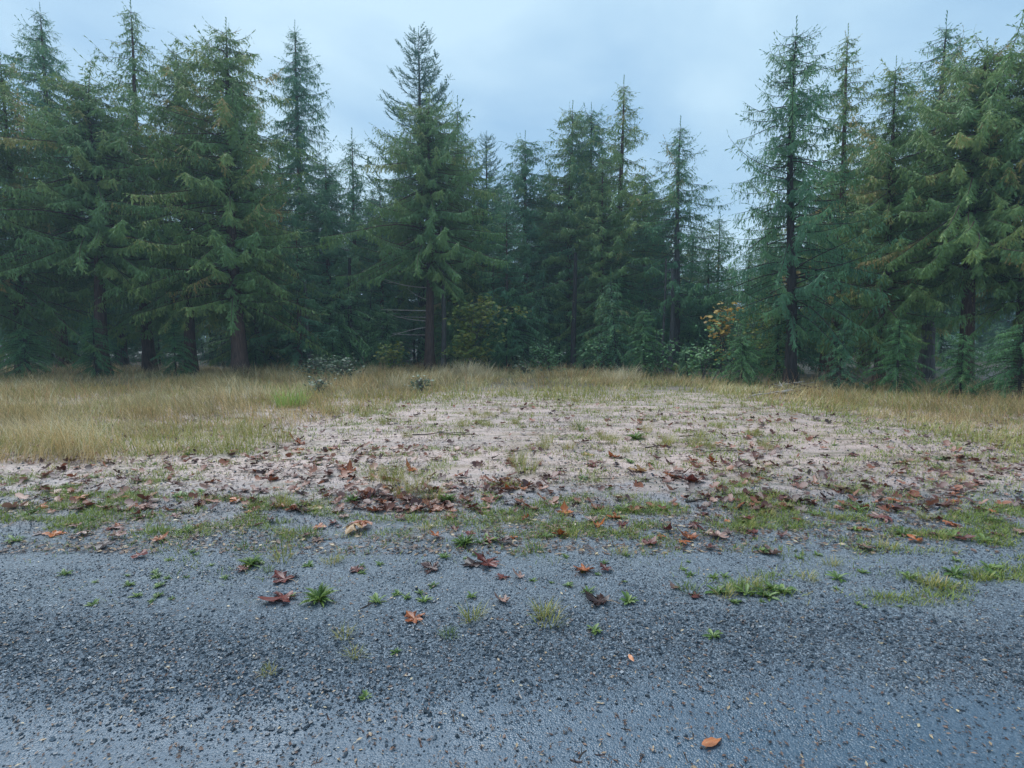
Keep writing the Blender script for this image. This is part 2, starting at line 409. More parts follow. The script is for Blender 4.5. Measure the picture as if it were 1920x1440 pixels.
def conifer(seed, H, Rm, style, h0=.12, nb=230, dens=1.0, fl=.42, lean=(0, 0), power=.85, trunk_r=.2, gap=.0, foliage='cedar', barkm='bark_red', bend=0., dead=0, lopsided=0.):
    """returns trunk mesh (with limbs), crown mesh"""
    r = np.random.default_rng(seed)
    wood = Soup(); lf = Soup()
    zz = np.linspace(0, 1, 14)
    ph = r.uniform(0, 6.28)
    ax = lean[0] * zz + bend * np.sin(zz * 2.6 + ph) * zz * (1 - zz) * 4
    ay = lean[1] * zz
    path = np.stack([ax, ay, zz * H - .15], -1)
    rad = trunk_r * (1 - zz) ** .8 + .008; rad[0] *= 1.45; rad[1] *= 1.05
    V, F = tube(path, rad, 9); wood.raw(V, F)
    def axis_at(h): return np.array([np.interp(h, zz, ax), np.interp(h, zz, ay), h * H - .15])
    lobes = r.uniform(.62, 1.18, 9); vl = r.uniform(.68, 1.18, 16)
    for b in range(nb):
        h = h0 + (1 - h0) * (b + r.uniform(0, 1)) / nb
        h = min(h, .992)
        if r.uniform() < gap: continue
        az = b * 2.399 + r.normal(0, .5)
        rel = (1 - h) / (1 - h0)
        L = Rm * (rel ** power) * lobes[int(az / 6.2832 * 9) % 9] * r.uniform(.50, 1.12) * vl[int(h * 15)] * (1 - lopsided * math.cos(az)) + .22
        if rel > .8: L *= .55 + .45 * (1 - rel) / .2 * r.uniform(.7, 1.3)      # lower boughs shade out
        if r.uniform() < .06: L *= (1.25 if style != 'fir' else 1.05)
        d = np.array([math.cos(az), math.sin(az), 0])
        t = np.linspace(0, 1, 7)
        if style == 'cedar':
            up = r.normal(.16, .20); c1, c2 = -.85 * r.uniform(.5, 1.4), .50
        elif style == 'hemlock':
            up = r.normal(.22, .1); c1, c2 = -.75, .12
        else:
            up = r.normal(.02, .12) + .22 * h; c1, c2 = -.30, .42
        zc = L * (up * t + c1 * t ** 2 * (.6 + .5 * rel) + c2 * t ** 3)
        side = np.array([-d[1], d[0], 0]) * r.normal(0, .12)
        P = axis_at(h)[None] + d[None] * (L * t)[:, None] + side[None] * (L * t ** 2)[:, None]; P[:, 2] += zc
        V, F = tube(P, np.linspace(.010 + .012 * L * .5, .004, 7), 3); wood.raw(V, F)
        # sprays along the bough
        step = (.030 if style == 'cedar' else (.034 if style == 'hemlock' else .045)) / dens
        n = max(5, int(L / step))
        q = r.uniform(.02 if rel < .6 else .15, 1, n) ** .85
        q = np.sort(q); q[-1] = 1
        PP = np.stack([np.interp(q, t, P[:, k]) for k in range(3)], -1)
        TT = nrm(np.stack([np.interp(q, t, np.gradient(P[:, k])) for k in range(3)], -1))
        S = nrm(np.cross(TT, np.array([0, 0, 1.])))
        sg = r.choice([-1, 1], n)[:, None]
        if style == 'cedar':
            D = TT * r.uniform(.15, .75, (n, 1)) + S * sg * r.uniform(.05, .7, (n, 1)) + np.array([0, 0, -1]) * (r.uniform(.45, 1.5, (n, 1)) * (.55 + .6 * rel))
            N = d + np.array([0, 0, .35]) + r.normal(0, .5, (n, 3))
            ln = fl * r.uniform(.35, 1.15, n) ** 1.2 * (.55 + .45 * min(1, L / 1.5)); wd = ln * r.uniform(.55, .95, n) + .02; TP = SPR_CEDAR
        elif style == 'hemlock':
            D = TT * r.uniform(.3, .9, (n, 1)) + S * sg * r.uniform(.1, .9, (n, 1)) + np.array([0, 0, -1]) * r.uniform(.0, 1.1, (n, 1))
            N = np.array([0, 0, 1.]) + r.normal(0, .3, (n, 3)); ln = fl * r.uniform(.4, 1.1, n); wd = ln * .75; TP = SPR_CEDAR
        else:
            D = TT * r.uniform(.6, 1, (n, 1)) + S * sg * r.uniform(.2, .9, (n, 1)) + np.array([0, 0, 1]) * r.normal(.12, .28, (n, 1))
            N = np.array([0, 0, 1.]) + r.normal(0, .5, (n, 3)); ln = fl * r.uniform(.5, 1.15, n); wd = ln * .9; TP = SPR_FIR
        D[-1] = TT[-1]
        bc = r.uniform(0, .62)
        a = np.clip(bc + r.uniform(0, .35, n) + .22 * (q - .5) - (.1 if rel > .6 else 0), 0, 1)
        if r.uniform() < .05: a = np.clip(a + .4, 0, 1)
        for k in range(len(TP)):
            m = (np.arange(n) + b) % len(TP) == k
            lf.stamp(TP[k][0], TP[k][1], PP[m], D[m], N[m], ln[m], wd[m], a[m])
    # leader tip
    tipn = 16; q = np.linspace(.93, 1.0, tipn); PP = np.array([axis_at(h) for h in q])
    az = np.arange(tipn) * 2.4; D = np.stack([np.cos(az) * .6, np.sin(az) * .6, np.full(tipn, .9 if style == 'fir' else .35)], -1)
    lf.stamp(SPR_FIR[0][0], SPR_FIR[0][1], PP, D, np.tile([[.3, .2, 1.]], (tipn, 1)), fl * .6, fl * .35, .3)
    lf.stamp(SPR_FIR[0][0], SPR_FIR[0][1], PP[-1:], np.array([[0.05, 0, 1.]]), np.array([[1., 0, 0]]), .5, .18, .3)
    return wood.mesh('trunk', M[barkm]), lf.mesh('crown', M[foliage])

TREES = {}
def proto(key, **kw):
    tm, cm = conifer(**kw); TREES[key] = (tm, cm, kw['H'])
def put_tree(key, x, y, label, group=None, height=None, rz=0., wide=1., name='conifer_tree', cat='tree', foliage=None):
    tm, cm, H = TREES[key]; s = 1 if height is None else height / H
    e = bpy.data.objects.new(name, None); COL.objects.link(e); e.empty_display_size = .3
    e.location = (x, y, gz1(x, y)); e.rotation_euler = (0, 0, rz); e.scale = (s * wide, s * wide, s)
    obj('trunk', tm, e); obj('crown', cm, e)
    return tag(e, label, cat, group)
def top_h(v, D):
    x, y, z = ray(960, v); return CAM_H + D * z / y
def tree_px(key, u, vtop, D, label, rz=0., wide=1., name='conifer_tree', group=None, cat='tree'):
    q = ray(u, vtop); X = q[0] * D / q[1]
    return put_tree(key, X, D, label, group, top_h(vtop, D), rz, wide, name, cat)

# key trees, each with its own mesh
def H(v, D): return top_h(v, D)
proto('edge_cedar', seed=1, H=H(50, 24), Rm=4.0, style='cedar', h0=.22, nb=320, fl=.29, dens=1.5, trunk_r=.25, power=.62, foliage='cedar_olive', bend=.12)
proto('tall_hemlock', seed=2, H=H(52, 32), Rm=4.0, style='cedar', h0=.18, nb=290, fl=.28, dens=1.5, trunk_r=.24, power=.66, gap=.06, foliage='cedar', bend=.1)
proto('big_fir', seed=3, H=H(62, 36), Rm=6.6, style='fir', h0=.22, nb=230, fl=.34, dens=.85, trunk_r=.30, power=.70, foliage='fir', barkm='bark_dark')
proto('front_cedar', seed=4, H=H(195, 28), Rm=4.5, style='cedar', h0=.36, nb=330, fl=.28, dens=1.45, trunk_r=.25, power=.44, foliage='cedar_olive', bend=.15)
proto('round_cedar', seed=5, H=H(258, 33), Rm=3.1, style='cedar', h0=.10, nb=280, fl=.28, dens=1.45, trunk_r=.2, power=.42, foliage='cedar')
proto('dense_cedar', seed=6, H=H(203, 32), Rm=3.1, style='cedar', h0=.10, nb=280, fl=.28, dens=1.45, trunk_r=.2, power=.52, foliage='cedar_olive', bend=.1)
proto('open_cedar', seed=7, H=H(155, 31), Rm=3.6, style='cedar', h0=.12, nb=240, fl=.27, dens=1.35, trunk_r=.22, power=.72, gap=.22, foliage='cedar_olive', bend=.14)
proto('thin_cedar', seed=8, H=H(232, 29), Rm=3.5, style='cedar', h0=.20, nb=240, fl=.24, dens=1.2, trunk_r=.19, power=.68, gap=.12, foliage='cedar', bend=.1, barkm='bark_grey')
proto('right_cedar', seed=9, H=H(55, 18.6), Rm=3.0, style='cedar', h0=.17, nb=250, fl=.24, dens=1.15, trunk_r=.19, power=.58, gap=.08, foliage='cedar', barkm='bark_dark', bend=.16, lean=(.25, .1))
proto('small_cedar', seed=10, H=9.5, Rm=2.3, style='cedar', h0=.06, nb=160, fl=.25, dens=1.4, trunk_r=.11, power=.7, foliage='cedar')
proto('young_hemlock', seed=11, H=4.2, Rm=1.7, style='hemlock', h0=.03, nb=150, fl=.16, dens=2.1, trunk_r=.06, power=.62, gap=.12, foliage='hemlock', barkm='bark_dark')
proto('low_hemlock', seed=12, H=3.0, Rm=2.0, style='hemlock', h0=.02, nb=150, fl=.15, dens=2.1, trunk_r=.05, power=.5, gap=.12, foliage='hemlock', barkm='bark_dark')

proto('lean_hemlock', seed=13, H=3.6, Rm=1.3, style='hemlock', h0=.05, nb=110, fl=.16, dens=1.7, trunk_r=.05, power=.8, foliage='cedar', barkm='bark_dark', lean=(.4, .1), gap=.15)
tree_px('edge_cedar', 424, 50, 24, 'broad dark cedar with drooping boughs, next to a tall ragged spire', .0, 1.2, name='cedar_tree')
tree_px('tall_hemlock', 553, 52, 32, 'tall ragged conifer spire with one long bough reaching out near its top', name='conifer_tree')
tree_px('small_cedar', 660, 258, 34, 'slim pointed cedar in the gap beside the big spiky fir', 1.0, 1.1, name='cedar_tree')
tree_px('small_cedar', 712, 345, 33, 'short rounded cedar tucked under the open boughs of the big spiky fir', 2.0, 1.2, name='cedar_tree')
tree_px('big_fir', 785, 62, 36, 'tallest spiky fir with upswept bottlebrush twigs and bare tip', name='fir_tree')
ft = tree_px('front_cedar', 800, 195, 28, 'olive green cedar with reddish trunk and bare dead branches, before the big fir', name='cedar_tree')
tree_px('small_cedar', 858, 200, 32, 'narrow dark cedar spire rising beside the big spiky fir', 3.0, .8, name='cedar_tree')
tree_px('big_fir', 912, 252, 39, 'shorter spiky fir peeking out behind the narrow dark spire', 2.2, .9, name='fir_tree')
tree_px('round_cedar', 985, 258, 33, 'dense rounded cedar with a blunt twin tip', .0, 1.2, name='cedar_tree')
tree_px('dense_cedar', 1074, 203, 33, 'dense cedar with a crooked tip, one of two close neighbours', .0, 1.25, name='cedar_tree')
tree_px('round_cedar', 1109, 206, 34, 'dense cedar with a straight pointed tip beside the crooked one', 1.2, 1.15, name='cedar_tree')
tree_px('open_cedar', 1170, 155, 31, 'tall open cedar with bare tip, gappy boughs and visible trunk', .0, 1.2, name='cedar_tree')
tree_px('thin_cedar', 1276, 232, 29, 'see-through pointed cedar with grey trunk beside the gap of sky', .0, 1.15, name='cedar_tree')
tree_px('small_cedar', 1350, 405, 33, 'low cedar at the bottom of the sky gap', 2.6, 1.2, name='cedar_tree')
tree_px('right_cedar', 1508, 55, 18.6, 'tall airy cedar standing forward of the others, dark leaning trunk', 2.9, 1.0, name='cedar_tree')

# trees filling the wood behind and to the sides
FILL = [  # key, u of top, v of top, depth, rotation, width
 ('dense_cedar', 470, 185, 28, .7, 1.15), ('round_cedar', 610, 300, 30, 2.0, 1.2), ('small_cedar', 555, 420, 27, .4, 1.5), ('dense_cedar', 520, 250, 38, 2.7, 1.2),
 ('round_cedar', 690, 380, 38, 4.0, 1.2), ('thin_cedar', 745, 330, 39, 1.1, 1.1), ('dense_cedar', 850, 290, 31, 2.5, 1.15), ('round_cedar', 905, 350, 31, 5.1, 1.1),
 ('small_cedar', 950, 390, 29, 3.3, 1.3), ('round_cedar', 1030, 330, 37, .5, 1.2), ('dense_cedar', 1130, 290, 30, 4.2, 1.1), ('round_cedar', 1210, 320, 34, 1.6, 1.15),
 ('dense_cedar', 1235, 390, 36, 3.0, 1.2), ('small_cedar', 1300, 430, 36, 4.4, 1.3), ('small_cedar', 1330, 460, 30, 1.9, 1.3), ('small_cedar', 1440, 425, 25, .3, 1.5),
 ('small_cedar', 1405, 470, 29, 5.2, 1.4), ('small_cedar', 1500, 380, 24, 2.3, 1.5)]
FILL_LABELS = [
    'full dark cedar pressed between the broad cedar and the tall ragged spire',
    'rounded cedar between the tall ragged spire and the slim pointed cedar',
    'low wide cedar right below the tall ragged spire',
    'cedar half hidden behind the tall ragged spire',
    'low rounded cedar behind the slim pointed cedar',
    'thin cedar half hidden behind the boughs of the big spiky fir',
    'dense cedar just below the narrow dark spire',
    'rounded cedar below the shorter spiky fir',
    'small cedar between the shorter fir and the blunt twin-tipped cedar',
    'cedar in the dip between the blunt twin-tipped cedar and the crooked tip',
    'dense cedar filling the notch between the straight tip and the tall open cedar',
    'rounded cedar between the tall open cedar and the see-through pointed cedar',
    'lower cedar behind the see-through pointed cedar',
    'small cedar at the foot of the see-through pointed cedar',
    'small cedar rising above the golden maple shrub',
    'wide low cedar behind the airy cedar with the leaning trunk',
    'lowest cedar under the gap of sky',
    'short wide cedar directly behind the leaning dark trunk']
for (k, u, v, D, rz, wd), lb in zip(FILL, FILL_LABELS):
    tree_px(k, u, v, D, lb, rz, wd, 'cedar_tree', 'cedars filling the wood')
SIDE = [('edge_cedar', 330, 90, 25, 2.2, 1.0), ('open_cedar', 245, 10, 27, 1.0, 1.1), ('front_cedar', 160, 150, 24, .5, 1.15), ('tall_hemlock', 75, 20, 29, 2.4, 1.1), ('dense_cedar', 0, 110, 24, 3.6, 1.2), ('edge_cedar', -90, 60, 22, .2, 1.1),
        ('big_fir', 380, 190, 37, .9, 1.0), ('round_cedar', 205, 240, 33, 3.0, 1.2), ('dense_cedar', 110, 220, 35, 1.3, 1.2),
        ('open_cedar', 1590, 60, 22, 2.0, 1.0), ('dense_cedar', 1680, 120, 20, 1.5, 1.1), ('thin_cedar', 1775, 40, 23, .4, 1.2), ('front_cedar', 1850, 90, 19, 2.8, 1.1), ('edge_cedar', 1960, 40, 18, 4.4, 1.0),
        ('round_cedar', 1560, 330, 27, .8, 1.2), ('round_cedar', 1640, 260, 29, 2.8, 1.2), ('dense_cedar', 1730, 230, 29, 5.0, 1.2)]
ORD = ['first', 'second', 'third', 'fourth', 'fifth', 'sixth']
A_, B_ = 'the broad dark cedar', 'the airy cedar with the leaning trunk'
SIDE_LABELS = ['%s conifer along the wood edge beyond %s' % (o, A_) for o in ORD] + ['spiky fir set back behind the broad dark cedar', 'rounded cedar set back behind the second conifer beyond ' + A_, 'dense cedar set back behind the third conifer beyond ' + A_]
SIDE_LABELS += ['%s conifer along the wood edge beyond %s' % (o, B_) for o in ORD[:5]] + ['short rounded cedar set back just beyond ' + B_, 'rounded cedar set back behind the first conifer beyond ' + B_, 'dense cedar set back behind the second conifer beyond ' + B_]
for (k, u, v, D, rz, wd), lb in zip(SIDE, SIDE_LABELS):
    tree_px(k, u, v, D, lb, rz, wd, 'conifer_tree', 'conifers past the ends of the clearing')
rb = random.Random(4)
for i in range(34):                    # deeper rows that close the wood
    u = -60 + 2040 * (i + .5) / 34 + rb.uniform(-25, 25); D = rb.choice([40, 43, 46, 50]) + rb.uniform(-1.5, 1.5)
    v = rb.uniform(420, 510) if 1290 < u < 1480 else rb.uniform(330, 450)
    tree_px(rb.choice(['round_cedar', 'dense_cedar', 'round_cedar', 'thin_cedar']), u, v, D, 'shaded cedar deep inside the wood behind the front trees', rb.uniform(0, 6), rb.uniform(1.15, 1.4), 'cedar_tree', 'cedars deep in the wood')

for i in range(30):
    u = -80 + 2080 * (i + rb.random()) / 30; D = rb.uniform(46, 54); q = ray(u, 690)
    put_tree('small_cedar', q[0] * D / q[1], D, 'low shaded cedar closing the far side of the wood', 'low cedars closing the wood', rb.uniform(6, 8), rb.uniform(0, 6), rb.uniform(1.5, 1.9), 'cedar_tree')
# reddish trunk's dead branches: parts of the front cedar
def dead_branch(parent, z, az, L, rise, curve, r0=.022):
    t = np.linspace(0, 1, 8)
    P = np.stack([np.cos(az) * L * t, np.sin(az) * L * t, rise * t + curve * t ** 2], -1) + np.array([0, 0, z])
    V, F = tube(P, np.linspace(r0, .006, 8), 5)
    s = Soup(); s.raw(V, F)
    for k in range(2):
        q = .45 + .25 * k; b = np.array([np.interp(q, t, P[:, j]) for j in range(3)])
        e = b + np.array([math.cos(az + .7 * (-1) ** k), math.sin(az + .7 * (-1) ** k), -.1]) * L * .22
        V, F = tube(np.stack([b, (b + e) / 2 + [0, 0, .02], e]), [.008, .006, .003], 4); s.raw(V, F)
    obj('dead_branch', s.mesh('dead_branch', M['dead_wood']), parent)
for z, az, L, ri, cu, r0 in [(2.95, 3.5, 2.4, .0, .02, .040), (4.1, 3.55, 2.5, -.12, .55, .034), (2.45, 3.6, 2.0, -.05, .35, .028), (2.62, 3.3, 1.4, 0, .05, .026),
                        (2.15, 3.7, 2.1, -.25, -.25, .028), (1.75, 3.4, 1.8, -.05, .1, .024), (5.3, 3.7, 1.4, .1, -.02, .028), (5.35, -.5, .7, .1, .05, .026), (3.5, 3.9, 1.3, .1, .4, .024)]:
    dead_branch(ft, z, az, L, ri, cu, r0)

# bare understorey trunks
def bare_trunk(u, v0, v1, D, w_px, mat, label, lean=0.):
    x, _, z1 = at(u, v0, D); zb = gz1(x, D); h = z1 - zb; r0 = w_px / FPX * D / 2
    t = np.linspace(0, 1, 9)
    P = np.stack([lean * t + .04 * np.sin(t * 5 + u), .05 * np.cos(t * 4 + u), h * t - .1], -1)
    V, F = tube(P, r0 * (1.25 - .6 * t) * np.where(t == 0, 1.3, 1), 8); s = Soup(); s.raw(V, F)
    e = bpy.data.objects.new('bare_trunk', None); COL.objects.link(e); e.location = (x, D, zb)
    obj('trunk', s.mesh('trunk', M[mat]), e)
    rr = random.Random(int(u))
    for k in range(5):
        zz = h * rr.uniform(.25, .9); a = rr.uniform(0, 6.28); L = rr.uniform(.4, 1.1)
        p0 = np.array([lean * zz / h, 0, zz - .1]); p1 = p0 + [math.cos(a) * L, math.sin(a) * L, rr.uniform(-.2, .15)]
        V, F = tube(np.stack([p0, (p0 + p1) / 2 + [0, 0, .05], p1]), [.012, .008, .003], 4); sb = Soup(); sb.raw(V, F)
        obj('dead_twig', sb.mesh('dead_twig', M[mat]), e)
    tag(e, label, 'tree trunk')
bare_trunk(440, 440, 690, 25.5, 26, 'bark_red', 'thick reddish bare trunk under the broad dark cedar', -.25)
bare_trunk(580, 520, 690, 27, 9, 'bark_grey', 'thin grey leaning pole standing below the tall ragged spire', -.25)
bare_trunk(829, 420, 690, 27.6, 8, 'bark_grey', 'slender grey trunk close beside the reddish trunk with dead branches')
bare_trunk(655, 480, 690, 29, 8, 'bark_dark', 'thin dark trunk under the slim cedar in the shaded wood')
bare_trunk(925, 480, 690, 29, 7, 'bark_grey', 'thin grey trunk behind the yellow-green understorey maple')
bare_trunk(1262, 500, 690, 27.6, 9, 'bark_grey', 'straight grey bare trunk between the saplings and the golden maple')
bare_trunk(1248, 480, 690, 27.5, 5, 'bark_grey', 'very thin pale stem beside the straight grey trunk')
bare_trunk(1078, 470, 690, 29, 9, 'bark_dark', 'dark bare trunk below the two close cedar tips')

# young hemlocks and shrubs along the wood's edge
def small_tree(key, u, vb, vt, rz, wide, label, name='young_hemlock', cat='sapling', group=None):
    x, y = gnd(u, vb); h = at(u, vt, y)[2]
    return put_tree(key, x, y, label, group, max(h, .4), rz, wide, name, cat)
small_tree('young_hemlock', 1205, 706, 575, .4, 1.0, 'drooping bright green hemlock sapling between the open cedar and the grey trunk')
small_tree('lean_hemlock', 1158, 701, 520, 2.0, 1.0, 'tall drooping olive sapling in front of the open cedar trunk')
small_tree('low_hemlock', 1390, 724, 622, 1.0, 1.05, 'broad low hemlock bush in front of the yellow maple')
small_tree('lean_hemlock', 1290, 712, 645, 3.0, 1.1, 'small dark hemlock bush between two larger saplings')
small_tree('young_hemlock', 1455, 720, 560, 2.2, 1.0, 'dense green sapling just beside the leaning dark trunk')
small_tree('young_hemlock', 625, 696, 610, 1.5, 1.0, 'dim green sapling in the dark wood behind the bramble bushes')
small_tree('young_hemlock', 950, 694, 575, 3.6, .8, 'slim green sapling under the dense rounded cedar')
small_tree('low_hemlock', 1095, 697, 640, .5, .9, 'low dark sapling at the foot of the two close cedars')
small_tree('low_hemlock', 480, 698, 640, 2.5, .8, 'low dim sapling beside the thick reddish bare trunk')
small_tree('low_hemlock', 720, 695, 635, 1.8, .8, 'low dim sapling just past the ends of the bare dead branches')
for (u, vb, vt, rz), lb in zip([(1570, 735, 600, .3), (1680, 740, 590, 1.7), (1800, 745, 620, 2.9), (330, 705, 600, .9), (180, 708, 590, 2.1), (50, 710, 610, 4.0), (1910, 750, 600, 4.6)], ['%s sapling along the wood edge beyond %s' % (o, B_) for o in ORD[:3]] + ['%s sapling along the wood edge beyond %s' % (o, A_) for o in ORD[:3]] + ['fourth sapling along the wood edge beyond ' + B_]):
    small_tree(['young_hemlock', 'lean_hemlock', 'low_hemlock'][int(u) % 3], u, vb, vt, rz, 1.1, lb, group='saplings past the clearing')

for i in range(40):
    u = -80 + 2080 * (i + rb.random()) / 40; D = rb.uniform(31, 42); q = ray(u, 690)
    put_tree(rb.choice(['lean_hemlock', 'low_hemlock', 'lean_hemlock']), q[0] * D / q[1], D, 'dim sapling in the shade deep under the wood', 'saplings deep under the wood', rb.uniform(2.2, 4.0), rb.uniform(0, 6), rb.uniform(1.2, 1.6), 'young_hemlock', 'sapling')
for i in range(24):
    u = 430 + 900 * (i + rb.random()) / 24; D = rb.uniform(28.6, 31); q = ray(u, 690)
    if 740 < u < 840: continue
    put_tree(['lean_hemlock', 'young_hemlock', 'low_hemlock'][i % 3], q[0] * D / q[1], D, 'shaded sapling filling the foot of the wood behind the dry grass', 'saplings filling the foot of the wood', rb.uniform(2.4, 5.2), rb.uniform(0, 6), rb.uniform(.9, 1.4), 'young_hemlock', 'sapling')
# broadleaf understorey
def maple_outline(seed=0, j=.03):
    half = [(.0, -.02), (.13, -.15), (.33, -.17), (.27, -.03), (.17, .06), (.40, .10), (.52, .06), (.68, .28), (.52, .30), (.44, .40), (.17, .27), (.22, .48), (.37, .58), (.22, .64), (.16, .80), (0, 1.0)]
    r = np.random.default_rng(seed); h = np.array(half); h[1:-1] += r.normal(0, j, (len(half) - 2, 2))
    g = h.copy()[1:-1][::-1] * [-1, 1] + r.normal(0, j, (len(half) - 2, 2))
    return np.concatenate([h, g])
_o = maple_outline(3)[::2]
LEAF_T = np.concatenate([[[.2, 0, 0]], np.stack([_o[:, 1], _o[:, 0], -.25 * (_o[:, 1] - .2) ** 2 - .2 * np.abs(_o[:, 0])], -1)])
LEAF_F = np.array([(0, 1 + i, 1 + (i + 1) % len(_o)) for i in range(len(_o))])
def broadleaf(name, u, vb, vt, D, Rm, n, leaf, mat, label, seed, h0=.35, stems=4, lean=0.):
    r = np.random.default_rng(seed); x, _, zt = at(u, vt, D); zb = gz1(x, D); Hh = zt - zb
    wood = Soup(); lf = Soup(); cents = []
    for k in range(stems):
        a = r.uniform(0, 6.28); t = np.linspace(0, 1, 8); sp = Rm * r.uniform(.3, .8)
        P = np.stack([np.cos(a) * sp * t ** 1.6 + lean * t, np.sin(a) * sp * t ** 1.6, Hh * r.uniform(.8, 1) * t ** .9], -1); P[0, 2] = -.05
        V, F = tube(P, np.linspace(.022, .005, 8), 5); wood.raw(V, F)
        for m in range(9):
            q = r.uniform(h0, 1); b = np.array([np.interp(q, t, P[:, j]) for j in range(3)])
            a2 = r.uniform(0, 6.28); e = b + np.array([math.cos(a2), math.sin(a2), r.uniform(-.25, .3)]) * Rm * r.uniform(.3, .7)
            V, F = tube(np.stack([b, (b + e) / 2 + [0, 0, .03], e]), [.007, .005, .002], 3); wood.raw(V, F)
            cents += [b + (e - b) * f for f in (.4, .6, .8, 1.)]
    C = np.array(cents); idx = r.integers(0, len(C), n)
    P = C[idx] + r.normal(0, .12, (n, 3)); a = r.uniform(0, 6.28, n)
    D_ = np.stack([np.cos(a), np.sin(a), r.normal(-.35, .3, n)], -1); N = np.stack([r.normal(0, .3, n), r.normal(-.25, .3, n), np.ones(n)], -1)
    L = leaf * r.uniform(.6, 1.2, n)
    lf.stamp(LEAF_T, LEAF_F, P, D_, N, L, L, r.uniform(0, 1, n))
    e = bpy.data.objects.new(name, None); COL.objects.link(e); e.location = (x, D, zb)
    obj('stems', wood.mesh('stems', M['bark_grey']), e); obj('leaves', lf.mesh('leaves', M[mat]), e)
    return tag(e, label, 'shrub')
broadleaf('vine_maple', 1355, 720, 560, 20.8, .62, 190, .16, 'vine_yellow', 'golden yellow autumn maple shrub at the wood edge under the sky gap', 31, .22)
broadleaf('vine_maple', 875, 690, 545, 25, 2.1, 1100, .18, 'vine_green', 'yellow-green understorey maple arching beside the reddish trunk', 32, .12, 7, .5)
broadleaf('understorey_shrub', 735, 690, 640, 26, .9, 260, .15, 'vine_green', 'small yellow-green shrub below the bare dead branches', 33, .3)
broadleaf('understorey_shrub', 1425, 720, 540, 22.5, 1.1, 600, .13, 'vine_green', 'leafy green shrub rising behind the broad low hemlock bush', 34, .3, 5)
broadleaf('understorey_shrub', 1372, 720, 590, 20.5, .9, 420, .11, 'hemlock', 'loose green shrub tangled with the golden maple shrub', 51, .1, 6)
broadleaf('understorey_shrub', 1235, 706, 620, 23, 1.1, 520, .11, 'hemlock', 'loose green shrub between the drooping sapling and the bright fern', 52, .1, 6)
broadleaf('understorey_shrub', 1130, 700, 615, 25, 1.2, 520, .11, 'hemlock', 'loose green shrub at the foot of the tall drooping olive sapling', 53, .1, 6)
broadleaf('understorey_shrub', 1462, 724, 520, 19.6, 1.0, 800, .10, 'vine_green', 'tall leafy shrub wrapped round the foot of the leaning dark trunk', 54, .08, 6)
broadleaf('understorey_shrub', 1320, 716, 640, 20.5, .8, 380, .11, 'hemlock', 'low loose green shrub just past the bright fern', 55, .1, 6)
broadleaf('understorey_shrub', 1030, 696, 640, 26, 1.1, 420, .11, 'hemlock', 'loose green shrub behind the green fern clump', 56, .1, 6)
broadleaf('bramble_bush', 590, 690, 668, 22, 1.2, 420, .12, 'bramble', 'grey-green bramble bush at the edge of the darkest part of the wood', 35, .2, 6)
broadleaf('bramble_bush', 640, 692, 672, 21, 1.0, 360, .12, 'bramble', 'lower grey-green bramble bush poking out of the dry grass', 36, .2, 6)
broadleaf('bramble_bush', 790, 718, 706, 16.5, .32, 120, .09, 'bramble', 'small pale-leaved bramble in the dry grass before the reddish trunk', 37, .2, 5)
broadleaf('bramble_bush', 598, 720, 706, 16, .4, 120, .10, 'bramble', 'pale-leaved bramble sprig amid tall dry grass behind the lime green clump', 38, .2, 4)
broadleaf('bramble_bush', 985, 692, 674, 23, .6, 160, .11, 'bramble', 'dark bramble bush beside the green fern clump', 39, .2, 5)

# fern-like clumps made of long arching fronds
FROND_T, FROND_F = spray_template(9, .16, .55, .02)
def frond_clump(name, u, vb, h, n, mat, label, seed, cat='fern', D=None):
    r = np.random.default_rng(seed); x, y = gnd(u, vb)
    s = Soup(); a = np.arange(n) * 2.4 + r.normal(0, .3, n)
    Dv = np.stack([np.cos(a) * .7, np.sin(a) * .7, r.uniform(.7, 1.5, n)], -1); N = np.stack([-np.cos(a), -np.sin(a), np.full(n, .6)], -1)
    L = h * r.uniform(.7, 1.2, n); s.stamp(FROND_T, FROND_F, np.zeros((n, 3)), Dv, N, L, L, r.uniform(0, 1, n))
    return tag(obj(name, s.mesh(name, M[mat]), None, (x, y, gz1(x, y) - .02)), label, cat)
frond_clump('sword_fern', 1278, 707, .85, 26, 'fern', 'bright yellow-green fern before the dark hemlock bush', 41)
frond_clump('sword_fern', 1010, 694, .75, 24, 'fern', 'green fern clump at the wood edge behind the dry grass', 42)
frond_clump('sword_fern', 600, 696, .8, 24, 'fern', 'dim fern beneath the bramble bushes at the wood edge', 43)

# ------------------------------------------------------------------ debris by the leaning trunk
def branch_piece(name, x, y, L, az, r0, mat, label, cat, group=None, lift=.0, crook=.15, seed=0, forks=1):
    r = np.random.default_rng(seed); t = np.linspace(-.5, .5, 7)
    P = np.stack([L * t, crook * L * np.sin(t * 4 + r.uniform(0, 3)) * .4, lift * (t + .5) + .02 * r.normal(0, 1, 7) * L * .3], -1)
    P[:, 2] -= min(P[:, 2].min(), 0); P[:, 2] += r0 * .6
    V, F = tube(P, r0 * np.linspace(1, .45, 7), 5); s = Soup(); s.raw(V, F)
    for k in range(forks):
        b = P[3 + k]; e = b + np.array([L * .22, L * .18 * (-1) ** k, .02 + lift * .2]); V, F = tube(np.stack([b, (b + e) / 2, e]), [r0 * .5, r0 * .4, r0 * .2], 4); s.raw(V, F)
    o = obj(name, s.mesh(name, M[mat]), None, (x, y, gz1(x, y)), (0, 0, az))
    return tag(o, label, cat, group)
rd = random.Random(12)
